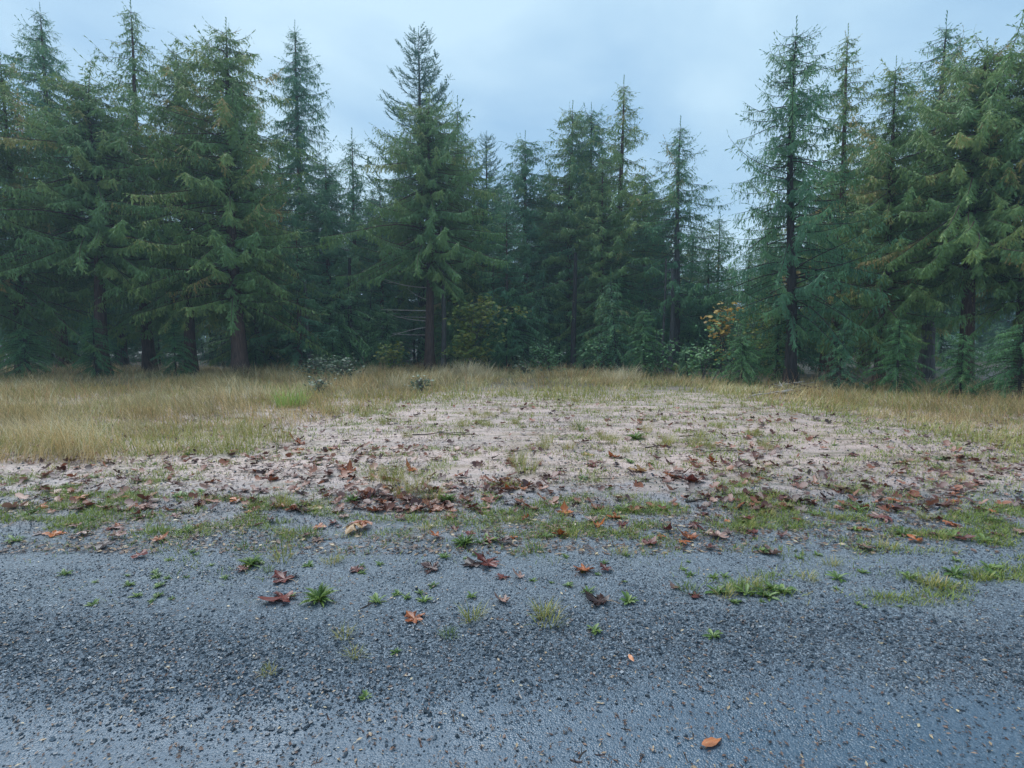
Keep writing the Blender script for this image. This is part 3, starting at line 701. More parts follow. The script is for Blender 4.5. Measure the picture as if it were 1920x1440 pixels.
for k in range(14):
    x, y = gnd(1470 + rd.uniform(-35, 55), rd.uniform(726, 745))
    branch_piece('fallen_branch', x, y, rd.uniform(.5, 1.4), rd.uniform(0, 3.1), rd.uniform(.015, .04), rd.choice(['dead_wood', 'bark_grey', 'twig']),
                 'bare fallen branch in the brush pile at the foot of the leaning dark trunk', 'branch', 'branches in the brush pile', rd.uniform(0, .35), seed=k, forks=2)

# ------------------------------------------------------------------ dry grass
def blade_template(seg=2):
    if seg == 1: return np.array([(0, -.5, 0), (0, .5, 0), (1, 0, 0)]), np.array([(0, 1, 2)])
    xs = np.linspace(0, 1, seg + 1); V = []
    for x in xs[:-1]: V += [(x, -.5 * (1 - x * .5), -.35 * x ** 2.2), (x, .5 * (1 - x * .5), -.35 * x ** 2.2)]
    V.append((1, 0, -.40)); F = []
    for i in range(seg - 1): a = 2 * i; F += [(a, a + 1, a + 3), (a, a + 3, a + 2)]
    a = 2 * (seg - 1); F.append((a, a + 1, a + 2))
    return np.array(V), np.array(F)
B2 = blade_template(2); B3 = blade_template(3)
EDGE_PX = [(-200, 960), (0, 915), (250, 880), (420, 846), (500, 835), (560, 828), (630, 795), (700, 757), (800, 745), (950, 738), (1060, 745), (1180, 742), (1290, 730), (1400, 742), (1500, 772), (1700, 800), (1920, 850), (2100, 880)]
EDGE = np.array(sorted(gnd(u, v) for u, v in EDGE_PX))
def edge_y(x): return np.interp(x, EDGE[:, 0], EDGE[:, 1])
def back_y(x): return np.where(x < 4, 29.0, np.clip(29 - (x - 4) * 2.0, 19.0, 29))
def blades(s, x, y, h, w_, a, T=B2, spread=.35, base=None, wind=None):
    n = len(x); th = RNG.uniform(0, 2 * math.pi, n) if wind is None else wind + RNG.normal(0, .9, n); tl = np.abs(RNG.normal(0, spread, n)) + .06
    D = np.stack([np.cos(th) * tl, np.sin(th) * tl, np.ones(n)], -1); N = np.stack([-np.cos(th), -np.sin(th), tl], -1)
    N = N + RNG.normal(0, .25, (n, 3))
    P = np.stack([x, y, gz(x, y) - .01 if base is None else base], -1)
    s.stamp(T[0], T[1], P, D, N, h, w_, a)
def dry_field():
    s = Soup(); n = 210000
    y = 7 + 23 * RNG.uniform(0, 1, n) ** 1.15; x = RNG.uniform(-1, 1, n) * (y * .95 + 1.5)
    d = y - edge_y(x)
    cl = fbm(x * .8, y * .8, 71, 3); cl2 = fbm(x * 2.7, y * 2.7, 75, 2)
    p = np.clip((d + 4.0 * (cl - .47)) / 2.4, 0, 1) * np.clip((cl2 - .25) * 2.4, .10, 1)
    p = p * (y < back_y(x) + .5)
    k = RNG.uniform(0, 1, n) < p; x, y, d, cl, cl2 = x[k], y[k], d[k], cl[k], cl2[k]; n = len(x)
    full = np.clip(d / 3.0 + .1, .16, 1)
    h = (.07 + .47 * full * (.18 + 2.0 * np.clip(cl - .2, 0, 1) ** 1.6 + .5 * np.clip(cl2 - .45, 0, 1))) * RNG.uniform(.55, 1.15, n) * np.where(x < -2, 1.15, .9)
    wd = np.clip(.0008 * y, .005, .018) * RNG.uniform(.6, 1.3, n)
    a = np.clip(.10 + .85 * (fbm(x * .6 + 5, y * .6, 81) - .15) + RNG.normal(0, .24, n), 0, 1)
    blades(s, x, y, h, wd, a, B2, .55, wind=6.28 * 1.5 * fbm(x * .45, y * .45, 86, 2))
    return s.mesh('dry_grass', M['dry_grass'])
kind(obj('dry_grass', dry_field()), 'stuff')

def field_weeds():
    s = Soup(); n = 70000
    y = 7.5 + 20 * RNG.uniform(0, 1, n) ** 1.3; x = RNG.uniform(-1, 1, n) * (y * .95 + 1)
    g = fbm(x * .55 + 20, y * .75, 111, 3)
    k = (RNG.uniform(0, 1, n) < np.clip((g - .43) * 6, 0, .95)) & (y > edge_y(x) - 1.2) & (y < back_y(x)); x, y = x[k], y[k]; n = len(x)
    blades(s, x, y, RNG.uniform(.08, .34, n), np.clip(.0013 * y, .008, .022), RNG.uniform(0, .8, n), B2, .7)
    return s.mesh('field_weeds', M['olive_grass'])
kind(obj('field_weeds', field_weeds()), 'stuff')
# seed stalks with darker heads standing above the grass
def stalks():
    s = Soup(); n = 2600
    y = RNG.uniform(9, 27, n); x = RNG.uniform(-1, 1, n) * (y * .95)
    k = (y > edge_y(x) + .3) & (y < back_y(x)); x, y = x[k], y[k]; n = len(x)
    h = RNG.uniform(.5, .95, n); a = RNG.choice([.12, .3, 1.0], n)
    blades(s, x, y, h, np.clip(.0005 * y, .004, .011), a, B2, .14)
    return s.mesh('seed_stalks', M['dry_grass'])
kind(obj('seed_stalks', stalks()), 'stuff')

# low weeds, moss and short grass creeping over the dirt: density follows the strips in the photograph
def cover_density(x, y):
    n1 = fbm(x * .75 + 3, y * 1.9, 91, 3); n2 = fbm(x * 3.4, y * 5.2, 95, 3)
    strip = np.exp(-((y - (4.72 - .03 * x)) / .50) ** 2) * np.clip((x + .6) / 1.2, .28, 1) * 1.4      # green strip along the road edge
    strip2 = np.exp(-((y - 3.6 - .22 * np.sin(x * 1.7 + .8)) / .15) ** 2) * np.clip((x - 1.2) / .4, 0, 1) * 1.1
    mid = .95 * np.clip((n1 - .43) * 7, 0, 1) * np.clip((y - 4.3) / .6, 0, 1)
    fringe = np.clip(1 - np.abs(y - edge_y(x) + .8) / 3.0, 0, 1) * 1.1
    left = .45 * np.exp(-((x + 2.0) / .9) ** 2) * np.exp(-((y - 4.8) / .8) ** 2)
    right = .6 * np.clip((x - 2.2) / 2, 0, 1) * np.clip((y - 5) / 2, 0, 1)
    return np.clip((strip + strip2 + mid + fringe + left + right) * np.clip((n2 - .41) * 4.2, 0, 1.15), 0, 1)
def cover():
    s = Soup(); n = 330000
    y = 3.2 + 14 * RNG.uniform(0, 1, n) ** 1.7; x = RNG.uniform(-1, 1, n) * (y * .98 + .3)
    k = RNG.uniform(0, 1, n) < cover_density(x, y) * .75; x, y = x[k], y[k]; n = len(x)
    h = RNG.uniform(.025, .085, n) * np.clip(.7 + .045 * y, 0, 1.6); wd = np.clip(.0014 * y, .005, .014)
    green = np.exp(-((y - 4.85) / .8) ** 2) + .8 * np.exp(-((y - 3.55) / .3) ** 2)
    a = np.clip(RNG.uniform(.1, 1, n) - .35 * green * RNG.uniform(.3, 1, n), 0, 1)
    blades(s, x, y, h, wd, a, B2, .8)
    n = 115000; y = RNG.uniform(3.3, 6.2, n); x = RNG.uniform(-1, 1, n) * (y * .98 + .2)
    k = RNG.uniform(0, 1, n) < cover_density(x, y) ** 1.2; x, y = x[k], y[k]; n = len(x)
    g = np.exp(-((y - 4.7) / .7) ** 2) + np.exp(-((y - 3.55) / .3) ** 2)
    blades(s, x, y, RNG.uniform(.03, .085, n), RNG.uniform(.004, .008, n), np.clip(RNG.uniform(0, .95, n) - .3 * g * RNG.uniform(0, 1, n), 0, 1), B2, .75)
    return s.mesh('ground_cover', M['moss'])
kind(obj('ground_cover', cover()), 'stuff')

# brown crumbs, needles and scraps
def litter():
    s = Soup(); n = 125000
    T = np.array([(0, 0, 0), (.5, .3, .08), (1, 0, 0), (.5, -.3, .02)]); F = np.array([(0, 1, 2), (0, 2, 3)])
    y = 1.8 + 14 * RNG.uniform(0, 1, n) ** 1.5; x = RNG.uniform(-1, 1, n) * (y * .98 + .2)
    dens = np.where(y < 4, .22, .16 + .9 * np.clip((fbm(x * 1.5, y * 1.5, 101) - .42) * 5, 0, 1))
    k = RNG.uniform(0, 1, n) < dens; x, y = x[k], y[k]; n = len(x)
    L = np.where(y < 4, RNG.uniform(.006, .028, n), RNG.uniform(.012, .06, n)); th = RNG.uniform(0, 6.28, n)
    D = np.stack([np.cos(th), np.sin(th), RNG.normal(.05, .12, n)], -1); N = np.stack([RNG.normal(0, .25, n), RNG.normal(0, .25, n), np.ones(n)], -1)
    s.stamp(T, F, np.stack([x, y, gz(x, y) + .010], -1), D, N, L, L * RNG.uniform(.15, .9, n), RNG.uniform(0, 1, n))
    return s
t_ = NT('litter'); M['litter'] = t_.leaf(t_.ramp(t_.attr(), [(0, (.025, .016, .014)), (.4, (.10, .05, .035)), (.75, (.20, .11, .07)), (.93, (.40, .28, .16)), (1, (.6, .48, .3))]), .45, .45, .1)
kind(obj('leaf_litter', litter().mesh('leaf_litter', M['litter'])), 'stuff')

# ------------------------------------------------------------------ grass tufts and weeds one can pick out
def tuft_mesh(seed, n, h, sp, wd, mat, spread, radius):
    r = np.random.default_rng(seed); s = Soup()
    a = r.uniform(0, 6.28, n); rr = radius * np.sqrt(r.uniform(0, 1, n)); tl = np.abs(r.normal(0, spread, n)) + .08
    P = np.stack([np.cos(a) * rr, np.sin(a) * rr, np.full(n, -.008)], -1); th = a + r.normal(0, .7, n)
    D = np.stack([np.cos(th) * tl, np.sin(th) * tl, np.ones(n)], -1); N = np.stack([-np.cos(th), -np.sin(th), tl], -1) + r.normal(0, .2, (n, 3))
    s.stamp(B3[0], B3[1], P, D, N, h * r.uniform(.5, 1.15, n), wd * r.uniform(.7, 1.2, n), r.uniform(0, 1, n))
    return s.mesh('grass_tuft', M[mat])
def rosette_mesh(seed, n, L, wd, mat, rise=.45):
    r = np.random.default_rng(seed); s = Soup()
    T = np.array([(0, 0, 0), (.35, .35, .10), (.35, -.35, .10), (.75, .42, .04), (.75, -.42, .04), (1, 0, -.10), (.4, 0, .04), (.8, 0, -.02)])
    F = np.array([(0, 6, 1), (0, 2, 6), (1, 6, 7), (1, 7, 3), (2, 7, 6), (2, 4, 7), (3, 7, 5), (4, 5, 7)])
    a = np.arange(n) * 2.4 + r.normal(0, .2, n); up = r.uniform(.1, rise * 2, n)
    D = np.stack([np.cos(a), np.sin(a), up], -1); N = np.stack([-np.cos(a) * up, -np.sin(a) * up, np.ones(n)], -1) + r.normal(0, .2, (n, 3))
    ln = L * r.uniform(.55, 1.15, n); s.stamp(T, F, np.tile([[0, 0, -.004]], (n, 1)), D, N, ln, wd * ln, r.uniform(0, 1, n))
    return s.mesh('weed_rosette', M[mat])
TUFT = {
 'olive_short': [tuft_mesh(200 + i, 46, .085, 0, .0042, 'olive_grass', .55, .045) for i in range(4)],
 'green_short': [tuft_mesh(210 + i, 50, .075, 0, .0048, 'green_grass', .6, .05) for i in range(4)],
 'dry_mid': [tuft_mesh(220 + i, 90, .24, 0, .0045, 'olive_grass', .35, .10) for i in range(3)],
 'dry_tall': [tuft_mesh(230 + i, 170, .66, 0, .011, 'straw', .34, .24) for i in range(3)],
 'green_tall': [tuft_mesh(240 + i, 200, .55, 0, .011, 'lime', .35, .32) for i in range(2)],
 'rush': [tuft_mesh(250, 40, .30, 0, .005, 'green_grass', .14, .05)],
 'rosette': [rosette_mesh(260 + i, 15, .075, .32, 'weed') for i in range(4)],
 'dense_weed': [rosette_mesh(270 + i, 60, .12, .15, 'weed', .55) for i in range(2)],
}
def plant(key, x, y, label, cat, group=None, s=1., name='grass_tuft', i=0):
    me = TUFT[key][i % len(TUFT[key])]
    o = obj(name, me, None, (x, y, gz1(x, y) + (.005 if y < 4.2 else 0)), (0, 0, (x * 13.7 + y * 7.1) % 6.28), (s, s, s * 1.0))
    return tag(o, label, cat, group)
def px_plant(key, u, v, label, cat='grass', s=1., name='grass_tuft', i=0, group=None):
    x, y = gnd(u, v); return plant(key, x, y, label, cat, group, s, name, i)
px_plant('dense_weed', 598, 1128, 'bushy bright green weed beside the big dark red maple leaf', 'weed', 1.0, 'weed_plant')
px_plant('rosette', 708, 1130, 'pale green weed with a short dark twig across it', 'weed', 1.0, 'weed_plant', 1)
px_plant('dense_weed', 470, 1062, 'spreading light green weed on the gravel edge', 'weed', .85, 'weed_plant', 1)
px_plant('olive_short', 530, 1050, 'yellowish upright grass tuft at the gravel edge', 'grass', 1.5, 'grass_tuft', 0)
px_plant('olive_short', 622, 1055, 'dry flattened grass tuft on dark gravel', 'grass', 1.2, 'grass_tuft', 1)
px_plant('olive_short', 1028, 1168, 'largest olive grass tuft growing out of the dark gravel', 'grass', 1.6, 'grass_tuft', 2)
px_plant('olive_short', 1020, 1150, 'brownish back half of the largest gravel tuft', 'grass', 1.2, 'grass_tuft', 3)
px_plant('olive_short', 885, 1160, 'thin yellow-green grass spreading sideways on gravel', 'grass', 1.3, 'grass_tuft', 3)
px_plant('green_short', 843, 1193, 'small round mossy green tuft alone on gravel', 'grass', .75, 'grass_tuft', 0)
px_plant('rosette', 1178, 1130, 'olive weed beside the crumpled dark maple leaf', 'weed', 1.0, 'weed_plant', 2)
px_plant('rosette', 1103, 1113, 'flat star-shaped pale weed near the crumpled dark leaf', 'weed', .9, 'weed_plant', 0)
px_plant('rosette', 1115, 1184, 'tiny yellow-green weed with a brown stem scrap', 'weed', .8, 'weed_plant', 1)
px_plant('rosette', 1338, 1196, 'lone dark green weed out on the bare gravel', 'weed', .8, 'weed_plant', 3)
px_plant('green_short', 1290, 1108, 'feathery green tuft between two fallen leaves', 'grass', 1.1, 'grass_tuft', 1)
px_plant('olive_short', 645, 1195, 'sparse olive sprout in the loose dark stones', 'grass', .9, 'grass_tuft', 0)
px_plant('olive_short', 505, 1265, 'smallest yellow-green sprout among the largest stones', 'grass', .7, 'grass_tuft', 2)
px_plant('olive_short', 665, 1230, 'low sprawling moss-green sprout in the loose stones', 'grass', .9, 'grass_tuft', 1)
px_plant('rosette', 742, 1225, 'tiny green sprout among the loose stones', 'weed', .5, 'weed_plant', 0)
px_plant('rosette', 685, 1310, 'tiny pale weed at the margin of the smooth wet gravel', 'weed', .5, 'weed_plant', 2)
px_plant('rosette', 795, 1128, 'small olive weed with red stems on gravel', 'weed', .8, 'weed_plant', 3)
px_plant('dense_weed', 870, 1020, 'fresh green clover-like mat at the gravel margin', 'weed', .9, 'weed_plant', 0)
px_plant('dense_weed', 660, 940, 'fresh green weed beside the heap of red leaves', 'weed', .8, 'weed_plant', 1)
px_plant('dense_weed', 840, 940, 'dark green leafy weed next to the straw-coloured clump', 'weed', 1.0, 'weed_plant', 0)
for du, dv, sc, i in ((0, 0, 1.2, 0), (45, 14, 1.1, 1), (75, 34, 1.0, 2), (-30, -6, 1.0, 2), (20, 24, .9, 1)):
    px_plant('dry_mid', 735 + du, 905 + dv, 'straw-coloured grass clump ringed by red maple leaves', 'grass', sc, 'grass_tuft', i, 'straw clump ringed by leaves')
px_plant('dry_mid', 985, 885, 'round straw-coloured grass clump on grey gravelly dirt', 'grass', 1.25, 'grass_tuft', 1)
px_plant('dry_mid', 970, 868, 'paler straw clump behind the round one on the dirt', 'grass', 1.1, 'grass_tuft', 2)
px_plant('rush', 1090, 808, 'upright green rush standing alone on the pink dirt', 'grass', 1.0, 'rush_tuft')
px_plant('dense_weed', 1192, 822, 'single leafy green weed on the pink dirt', 'weed', 1.4, 'weed_plant', 1)
px_plant('green_tall', 545, 762, 'bright lime green clump in the tall dry grass', 'grass', 1.05, 'grass_tuft', 0)
px_plant('dry_mid', 530, 950, 'wispy olive tuft beside a long thin stick', 'grass', .8, 'grass_tuft', 0)
px_plant('dry_mid', 1245, 835, 'tall thin dry tuft near the single leafy weed on the pink dirt', 'grass', 1.0, 'grass_tuft', 2)
px_plant('dry_mid', 1305, 835, 'dry clump with rusty stems beside orange leaves', 'grass', 1.2, 'grass_tuft', 1)
for du, dv, sc, i in ((0, 0, 1.35, 0), (-40, 2, 1.1, 1), (35, 3, 1.1, 2), (12, -5, 1.4, 1)):
    px_plant('dry_tall', 875 + du, 712 + dv, 'tall pale straw clump rising before the wood near the reddish trunk', 'grass', sc, 'grass_tuft', i, 'pale straw clump before the wood')
for du, dv, sc, i in ((0, 0, 1.2, 2), (-25, 4, 1.0, 0)):
    px_plant('dry_tall', 1175 + du, 718 + dv, 'tall pale straw clump before the drooping saplings', 'grass', sc, 'grass_tuft', i, 'pale straw clump before the saplings')
px_plant('dry_tall', 745, 730, 'leaning pale straw clump in the middle of the grass', 'grass', 1.0, 'grass_tuft', 1)
px_plant('dry_mid', 530, 830, 'pale straw clump with orange leaf at its foot', 'grass', 1.5, 'grass_tuft', 0)
px_plant('dry_mid', 470, 815, 'pale bristly grass clump at the near edge of the tall grass', 'grass', 1.7, 'grass_tuft', 1)
# strip of green weeds by the road
for u, v, k, i in [(1345, 1112, 'rosette', 0), (1375, 1108, 'green_short', 1), (1400, 1115, 'rosette', 1), (1425, 1112, 'green_short', 2), (1450, 1108, 'rosette', 2), (1470, 1114, 'rosette', 3), (1410, 1100, 'olive_short', 0), (1360, 1120, 'olive_short', 1), (1440, 1122, 'rosette', 0)]:
    px_plant(k, u, v, 'yellow-green plant in the weedy strip nearest the road gravel', 'weed', 1.15, 'weed_plant' if k == 'rosette' else 'grass_tuft', i, 'plants in the weedy road strip')
rw = random.Random(21); cnt = 0
while cnt < 150:
    u = rw.uniform(-20, 1940); v = rw.uniform(830, 1110); x, y = gnd(u, v)
    d = float(cover_density(np.array([x]), np.array([y]))[0])
    if rw.random() > d + .04: continue
    k = rw.choice(['green_short', 'olive_short', 'rosette', 'olive_short', 'rosette'])
    lab = {'green_short': ('short bright green grass tuft in the weedy dirt by the road', 'grass', 'grass_tuft'),
           'olive_short': ('short olive grass tuft in the weedy dirt by the road', 'grass', 'grass_tuft'),
           'rosette': ('small flat green weed in the weedy dirt by the road', 'weed', 'weed_plant')}[k]
    plant(k, x, y, lab[0], lab[1], lab[0] + 's', rw.uniform(.7, 1.35), lab[2], cnt); cnt += 1
for k in range(60):
    u = rw.uniform(100, 1820); v = rw.uniform(1035, 1140); x, y = gnd(u, v)
    plant('rosette', x, y, 'tiny green sprout dotted over the dark gravel', 'weed', 'sprouts dotted over the gravel', rw.uniform(.35, .7), 'weed_plant', k)
for k in range(40):
    u = rw.uniform(650, 1500); v = rw.uniform(748, 850); x, y = gnd(u, v)
    plant('dry_mid', x, y, 'thin wispy tuft scattered over the pink dirt', 'grass', 'wispy tufts on the pink dirt', rw.uniform(.5, 1.0), 'grass_tuft', k)

# ------------------------------------------------------------------ fallen leaves
def leaf_mesh(seed, curl, fold, mat, tall=0., aspect=1.):
    r = np.random.default_rng(seed); o = maple_outline(seed) if aspect == 1 else np.array([(0, 0), (.10, .12), (.17, .32), (.20, .5), (.16, .72), (.08, .9), (0, 1.05), (-.09, .88), (-.17, .7), (-.19, .48), (-.15, .3), (-.09, .12)])
    n = len(o); c = np.array([0, .22])
    rings = [c + (o - c) * f for f in (.42, .75, 1.)]
    P2 = np.concatenate([[c], *rings]); rr = np.linalg.norm(P2 - c, axis=1)
    ang = np.arctan2(P2[:, 0], P2[:, 1] - c[1])
    z = curl * rr ** 2 * (1 + .7 * np.sin(ang * 2 + r.uniform(0, 6))) + .10 * rr * np.sin(ang * 5 + r.uniform(0, 6)) + r.normal(0, .018, len(P2)) * (rr > .3)
    # fold about a random axis
    a = r.uniform(0, math.pi) if aspect == 1 else 0; ax = np.array([math.sin(a), math.cos(a)]); t = (P2 - c) @ np.array([ax[1], -ax[0]])
    z = z + fold * np.abs(t) ** 1.3; P2 = P2 - np.outer(t, [ax[1], -ax[0]]) * np.clip(abs(fold) * .28 * np.abs(t)[:, None], 0, .6)
    z = z + tall * np.clip(P2[:, 1], 0, 1) ** 1.5
    V = np.stack([P2[:, 0], P2[:, 1], z], -1)
    F = [(0, 1 + (i + 1) % n, 1 + i) for i in range(n)]
    for k in range(2):
        b = 1 + k * n
        for i in range(n): j = (i + 1) % n; F += [(b + i, b + j, b + n + j), (b + i, b + n + j, b + n + i)]
    lob = np.zeros(len(V)); tips = [15, 7, len(o) - 8, 2, len(o) - 2] if aspect == 1 else [6]
    lob[0] = 1
    for k, f in enumerate((.42, .75, 1.)):
        for tp in tips: lob[1 + k * n + tp % n] = 1
    V[:, 2] -= np.percentile(V[:, 2], 12)
    return mesh_np('blade', V, F, M[mat], {'vein': lob})
LEAVES = {}
for m_ in ('maroon', 'rust', 'tan', 'pink', 'dark', 'orange'):
    for pose, (cu, fo, ta) in {'flat': (.06, .06, 0), 'curled': (.22, .26, .02), 'folded': (.10, .70, .02), 'upright': (.25, .35, .40), 'arched': (-.45, -.25, 0)}.items():
        LEAVES[m_, pose] = [leaf_mesh(hash_, cu * f, fo * f, 'leaf_' + m_, ta) for hash_, f in ((301, 1.), (302, .6), (303, 1.15), (304, .4), (305, .8))]
LEAVES['orange', 'long'] = [leaf_mesh(310, -.15, -.5, 'leaf_orange', 0, .4)]
def stalk_mesh(mat):
    t = np.linspace(0, 1, 6); P = np.stack([.03 * np.sin(t * 3), .02 - .62 * t, .03 + .05 * np.sin(t * 3.1)], -1); V, F = tube(P, .011, 5); return mesh_np('stalk', V, F, mat)
t2 = NT('leaf_stalk'); STALK = stalk_mesh(t2.done(t2.pbsdf((.42, .27, .16), .5)))
def put_leaf(c, pose, x, y, size, rz, label, group=None, i=0, tilt=(0, 0), stalk=False, name='maple_leaf', lift=0.):
    me = LEAVES[c, pose][i % len(LEAVES[c, pose])]
    z = gz1(x, y) + (.012 if y < 4.4 else .006) + lift
    if stalk:
        e = bpy.data.objects.new(name, None); COL.objects.link(e); e.location = (x, y, z); e.rotation_euler = (tilt[0], tilt[1], rz); e.scale = (size,) * 3
        obj('blade', me, e); obj('stalk', STALK, e)
    else:
        e = obj(name, me, None, (x, y, z), (tilt[0], tilt[1], rz), (size,) * 3)
    return tag(e, label, 'leaf', group)
def px_leaf(u, v, wpx, c, pose, rz, label, stalk=False, tilt=(0, 0), i=0, name='maple_leaf', lift=0.):
    x, y = gnd(u, v); size = wpx / FPX * y * 1.0 / 1.15
    return put_leaf(c, pose, x, y, size, rz, label, None, i, tilt, stalk, name, lift)
px_leaf(541, 1124, 66, 'maroon', 'flat', 2.2, 'big wet dark red maple leaf spread flat on gravel with pale stalk', True, (.12, .1), 0)
px_leaf(540, 1092, 52, 'maroon', 'folded', 1.0, 'folded dark red leaf just behind the big wet maple leaf', True, (0, 0), 1)
px_leaf(782, 1165, 44, 'rust', 'curled', .8, 'orange-brown curled leaf alone on the bare dark gravel', True, (.1, 0), 1)
px_leaf(948, 1128, 34, 'pink', 'folded', 2.0, 'small tan and rust leaf folded on gravel', False, (.1, .1), 2)
px_leaf(1133, 1132, 58, 'dark', 'curled', 1.2, 'crumpled blackish red leaf on gravel between two green weeds', True, (0, 0), 2)
px_leaf(1315, 1400, 66, 'orange', 'long', -1.05, 'bright orange narrow leaf lying on the wet road', False, (0, .1), 0, 'fallen_leaf')
px_leaf(1188, 1246, 26, 'orange', 'long', .25, 'small orange narrow leaf standing on loose gravel', False, (.2, 0), 0, 'fallen_leaf')
px_leaf(668, 996, 40, 'tan', 'arched', 2.8, 'tan and rust leaf arched like a tent on its pale stalk', True, (.0, .15), 0, lift=.04)
px_leaf(690, 990, 44, 'rust', 'arched', 1.8, 'rust leaf leaning against the tent-like tan leaf', False, (.1, .1), 1, lift=.03)
px_leaf(925, 1060, 58, 'maroon', 'folded', 1.3, 'dark red leaf with one lobe sticking up among green weeds', True, (.2, .1), 1)
px_leaf(888, 1064, 44, 'dark', 'flat', .4, 'flat blackish leaf touching the one with an upright lobe', False, (0, 0), 2)
px_leaf(1098, 1069, 46, 'rust', 'curled', 2.7, 'rust and maroon leaf curled beside a small green weed', True, (.1, .1), 0)
px_leaf(770, 938, 34, 'rust', 'curled', 2.3, 'brightest orange leaf at the foot of the straw clump', False, (.3, 0), 1)
px_leaf(655, 888, 28, 'rust', 'upright', .2, 'rust leaf standing upright near the straw clump', False, (.3, 0), 0)
px_leaf(776, 884, 28, 'rust', 'upright', 1.2, 'rust leaf propped upright inside the straw clump', False, (.2, 0), 2)
px_leaf(598, 952, 36, 'tan', 'flat', 1.8, 'flat pale yellow leaf on the dirt by a green weed', False, (0, 0), 1)
px_leaf(725, 922, 34, 'pink', 'flat', .9, 'pale dry leaf at the front of the straw clump', False, (.2, 0), 0)
px_leaf(1295, 900, 52, 'maroon', 'curled', 2.9, 'glossy red-brown leaf on grey dirt, overlapped by a reddish leaf', True, (.2, 0), 0)
px_leaf(1272, 896, 40, 'rust', 'curled', .9, 'reddish leaf overlapping the glossy red-brown one', False, (.1, .2), 1)
px_leaf(1205, 884, 34, 'tan', 'folded', 1.6, 'yellow and rust leaf lying alone on the pale dirt', True, (.1, 0), 0)
px_leaf(1155, 857, 26, 'rust', 'curled', 2.2, 'orange-rust leaf with raised edge on the pink dirt', False, (.2, .1), 2)
px_leaf(1105, 854, 24, 'tan', 'flat', .3, 'pale yellow leaf beside a low dark weed', False, (0, 0), 2)
px_leaf(1130, 866, 24, 'pink', 'flat', 2.1, 'dull pink leaf between two brighter leaves on dirt', False, (0, 0), 1)
px_leaf(1115, 876, 22, 'maroon', 'folded', 1.1, 'small brown leaf touching a bright green weed on dirt', False, (0, 0), 0)
px_leaf(1337, 866, 24, 'rust', 'upright', 2.4, 'orange leaf standing up beside a brown upright one', False, (.3, 0), 1)
px_leaf(1362, 868, 22, 'maroon', 'upright', .9, 'brown leaf standing up next to the orange upright one', False, (.2, 0), 2)
px_leaf(565, 834, 34, 'rust', 'upright', 1.9, 'bright rust leaf caught at the foot of the straw grass', False, (.3, 0), 0)
px_leaf(590, 868, 24, 'maroon', 'folded', .6, 'dark red folded leaf on grey dirt below the pale straw clump', False, (0, 0), 1)
px_leaf(978, 1084, 26, 'pink', 'upright', 1.4, 'pinkish leaf leaning on a small gravel tuft', False, (.2, 0), 0)
px_leaf(1052, 1002, 30, 'rust', 'upright', 2.9, 'rust leaf standing in the short green grass', False, (.3, 0), 1)
px_leaf(1300, 1012, 44, 'rust', 'curled', 1.4, 'orange-rust curled leaf lying in the weedy green strip', False, (.1, 0), 2)
px_leaf(1350, 1006, 44, 'pink', 'folded', 2.2, 'rolled pinkish leaf in the weedy green strip', False, (0, 0), 1)
px_leaf(1455, 1040, 42, 'pink', 'folded', 1.7, 'rolled pale leaf like a tube at the strip of weeds', False, (0, .1), 0)
px_leaf(1268, 1106, 22, 'pink', 'curled', .5, 'pinkish curled leaf beside the feathery green tuft', False, (0, 0), 2)
px_leaf(1306, 1117, 30, 'maroon', 'flat', 2.5, 'flat red-brown leaf touching the feathery green tuft', False, (0, .1), 0)
px_leaf(1480, 952, 20, 'tan', 'curled', .5, 'bright yellow leaf among dark brown leaves on the dirt', False, (.2, 0), 2)
px_leaf(945, 905, 30, 'rust', 'curled', 1.5, 'rust leaf with orange edge before the round straw clump', False, (.2, .1), 0)
px_leaf(957, 918, 22, 'rust', 'curled', 2.6, 'small orange leaf just in front of the rust one', False, (.3, .1), 2)
# leaf density read off the photograph, as soft spots (u, v, su, sv, weight)
SPOTS = [(700, 925, 110, 35, 1.0), (790, 950, 70, 25, .8), (640, 1000, 70, 18, .8), (890, 1000, 70, 22, .7), (960, 905, 60, 20, .7), (1050, 990, 80, 22, .8), (1290, 1005, 150, 22, 1.1),
         (1300, 905, 60, 18, .8), (1430, 970, 80, 35, .8), (540, 870, 110, 25, .7), (680, 775, 70, 18, .6), (960, 760, 120, 10, .7), (700, 845, 80, 18, .6), (830, 860, 80, 18, .4),
         (1250, 790, 80, 18, .5), (1400, 860, 90, 30, .8), (470, 930, 60, 40, .5), (900, 935, 150, 25, .5), (780, 985, 60, 20, .5), (1440, 780, 60, 25, .4), (560, 985, 90, 20, .5), (1050, 1080, 300, 30, .12),
         (200, 960, 180, 60, .35), (80, 880, 140, 50, .3), (1650, 960, 150, 50, .5), (1820, 900, 120, 50, .4), (300, 1000, 150, 30, .3)]
def leaf_weight(u, v): return sum(w_ * np.exp(-((u - a) / b) ** 2 - ((v - c) / d) ** 2) for a, c, b, d, w_ in SPOTS) * .8 + .12 * ((v > 762) & (v < 1020))
rl = random.Random(5); made = 0
ZONE = lambda y: 'on the dark road gravel' if y < 3.9 else ('among the short weeds by the road' if y < 5.3 else ('on the wet grey dirt' if y < 8.6 else 'on the far pink dirt by the tall grass'))
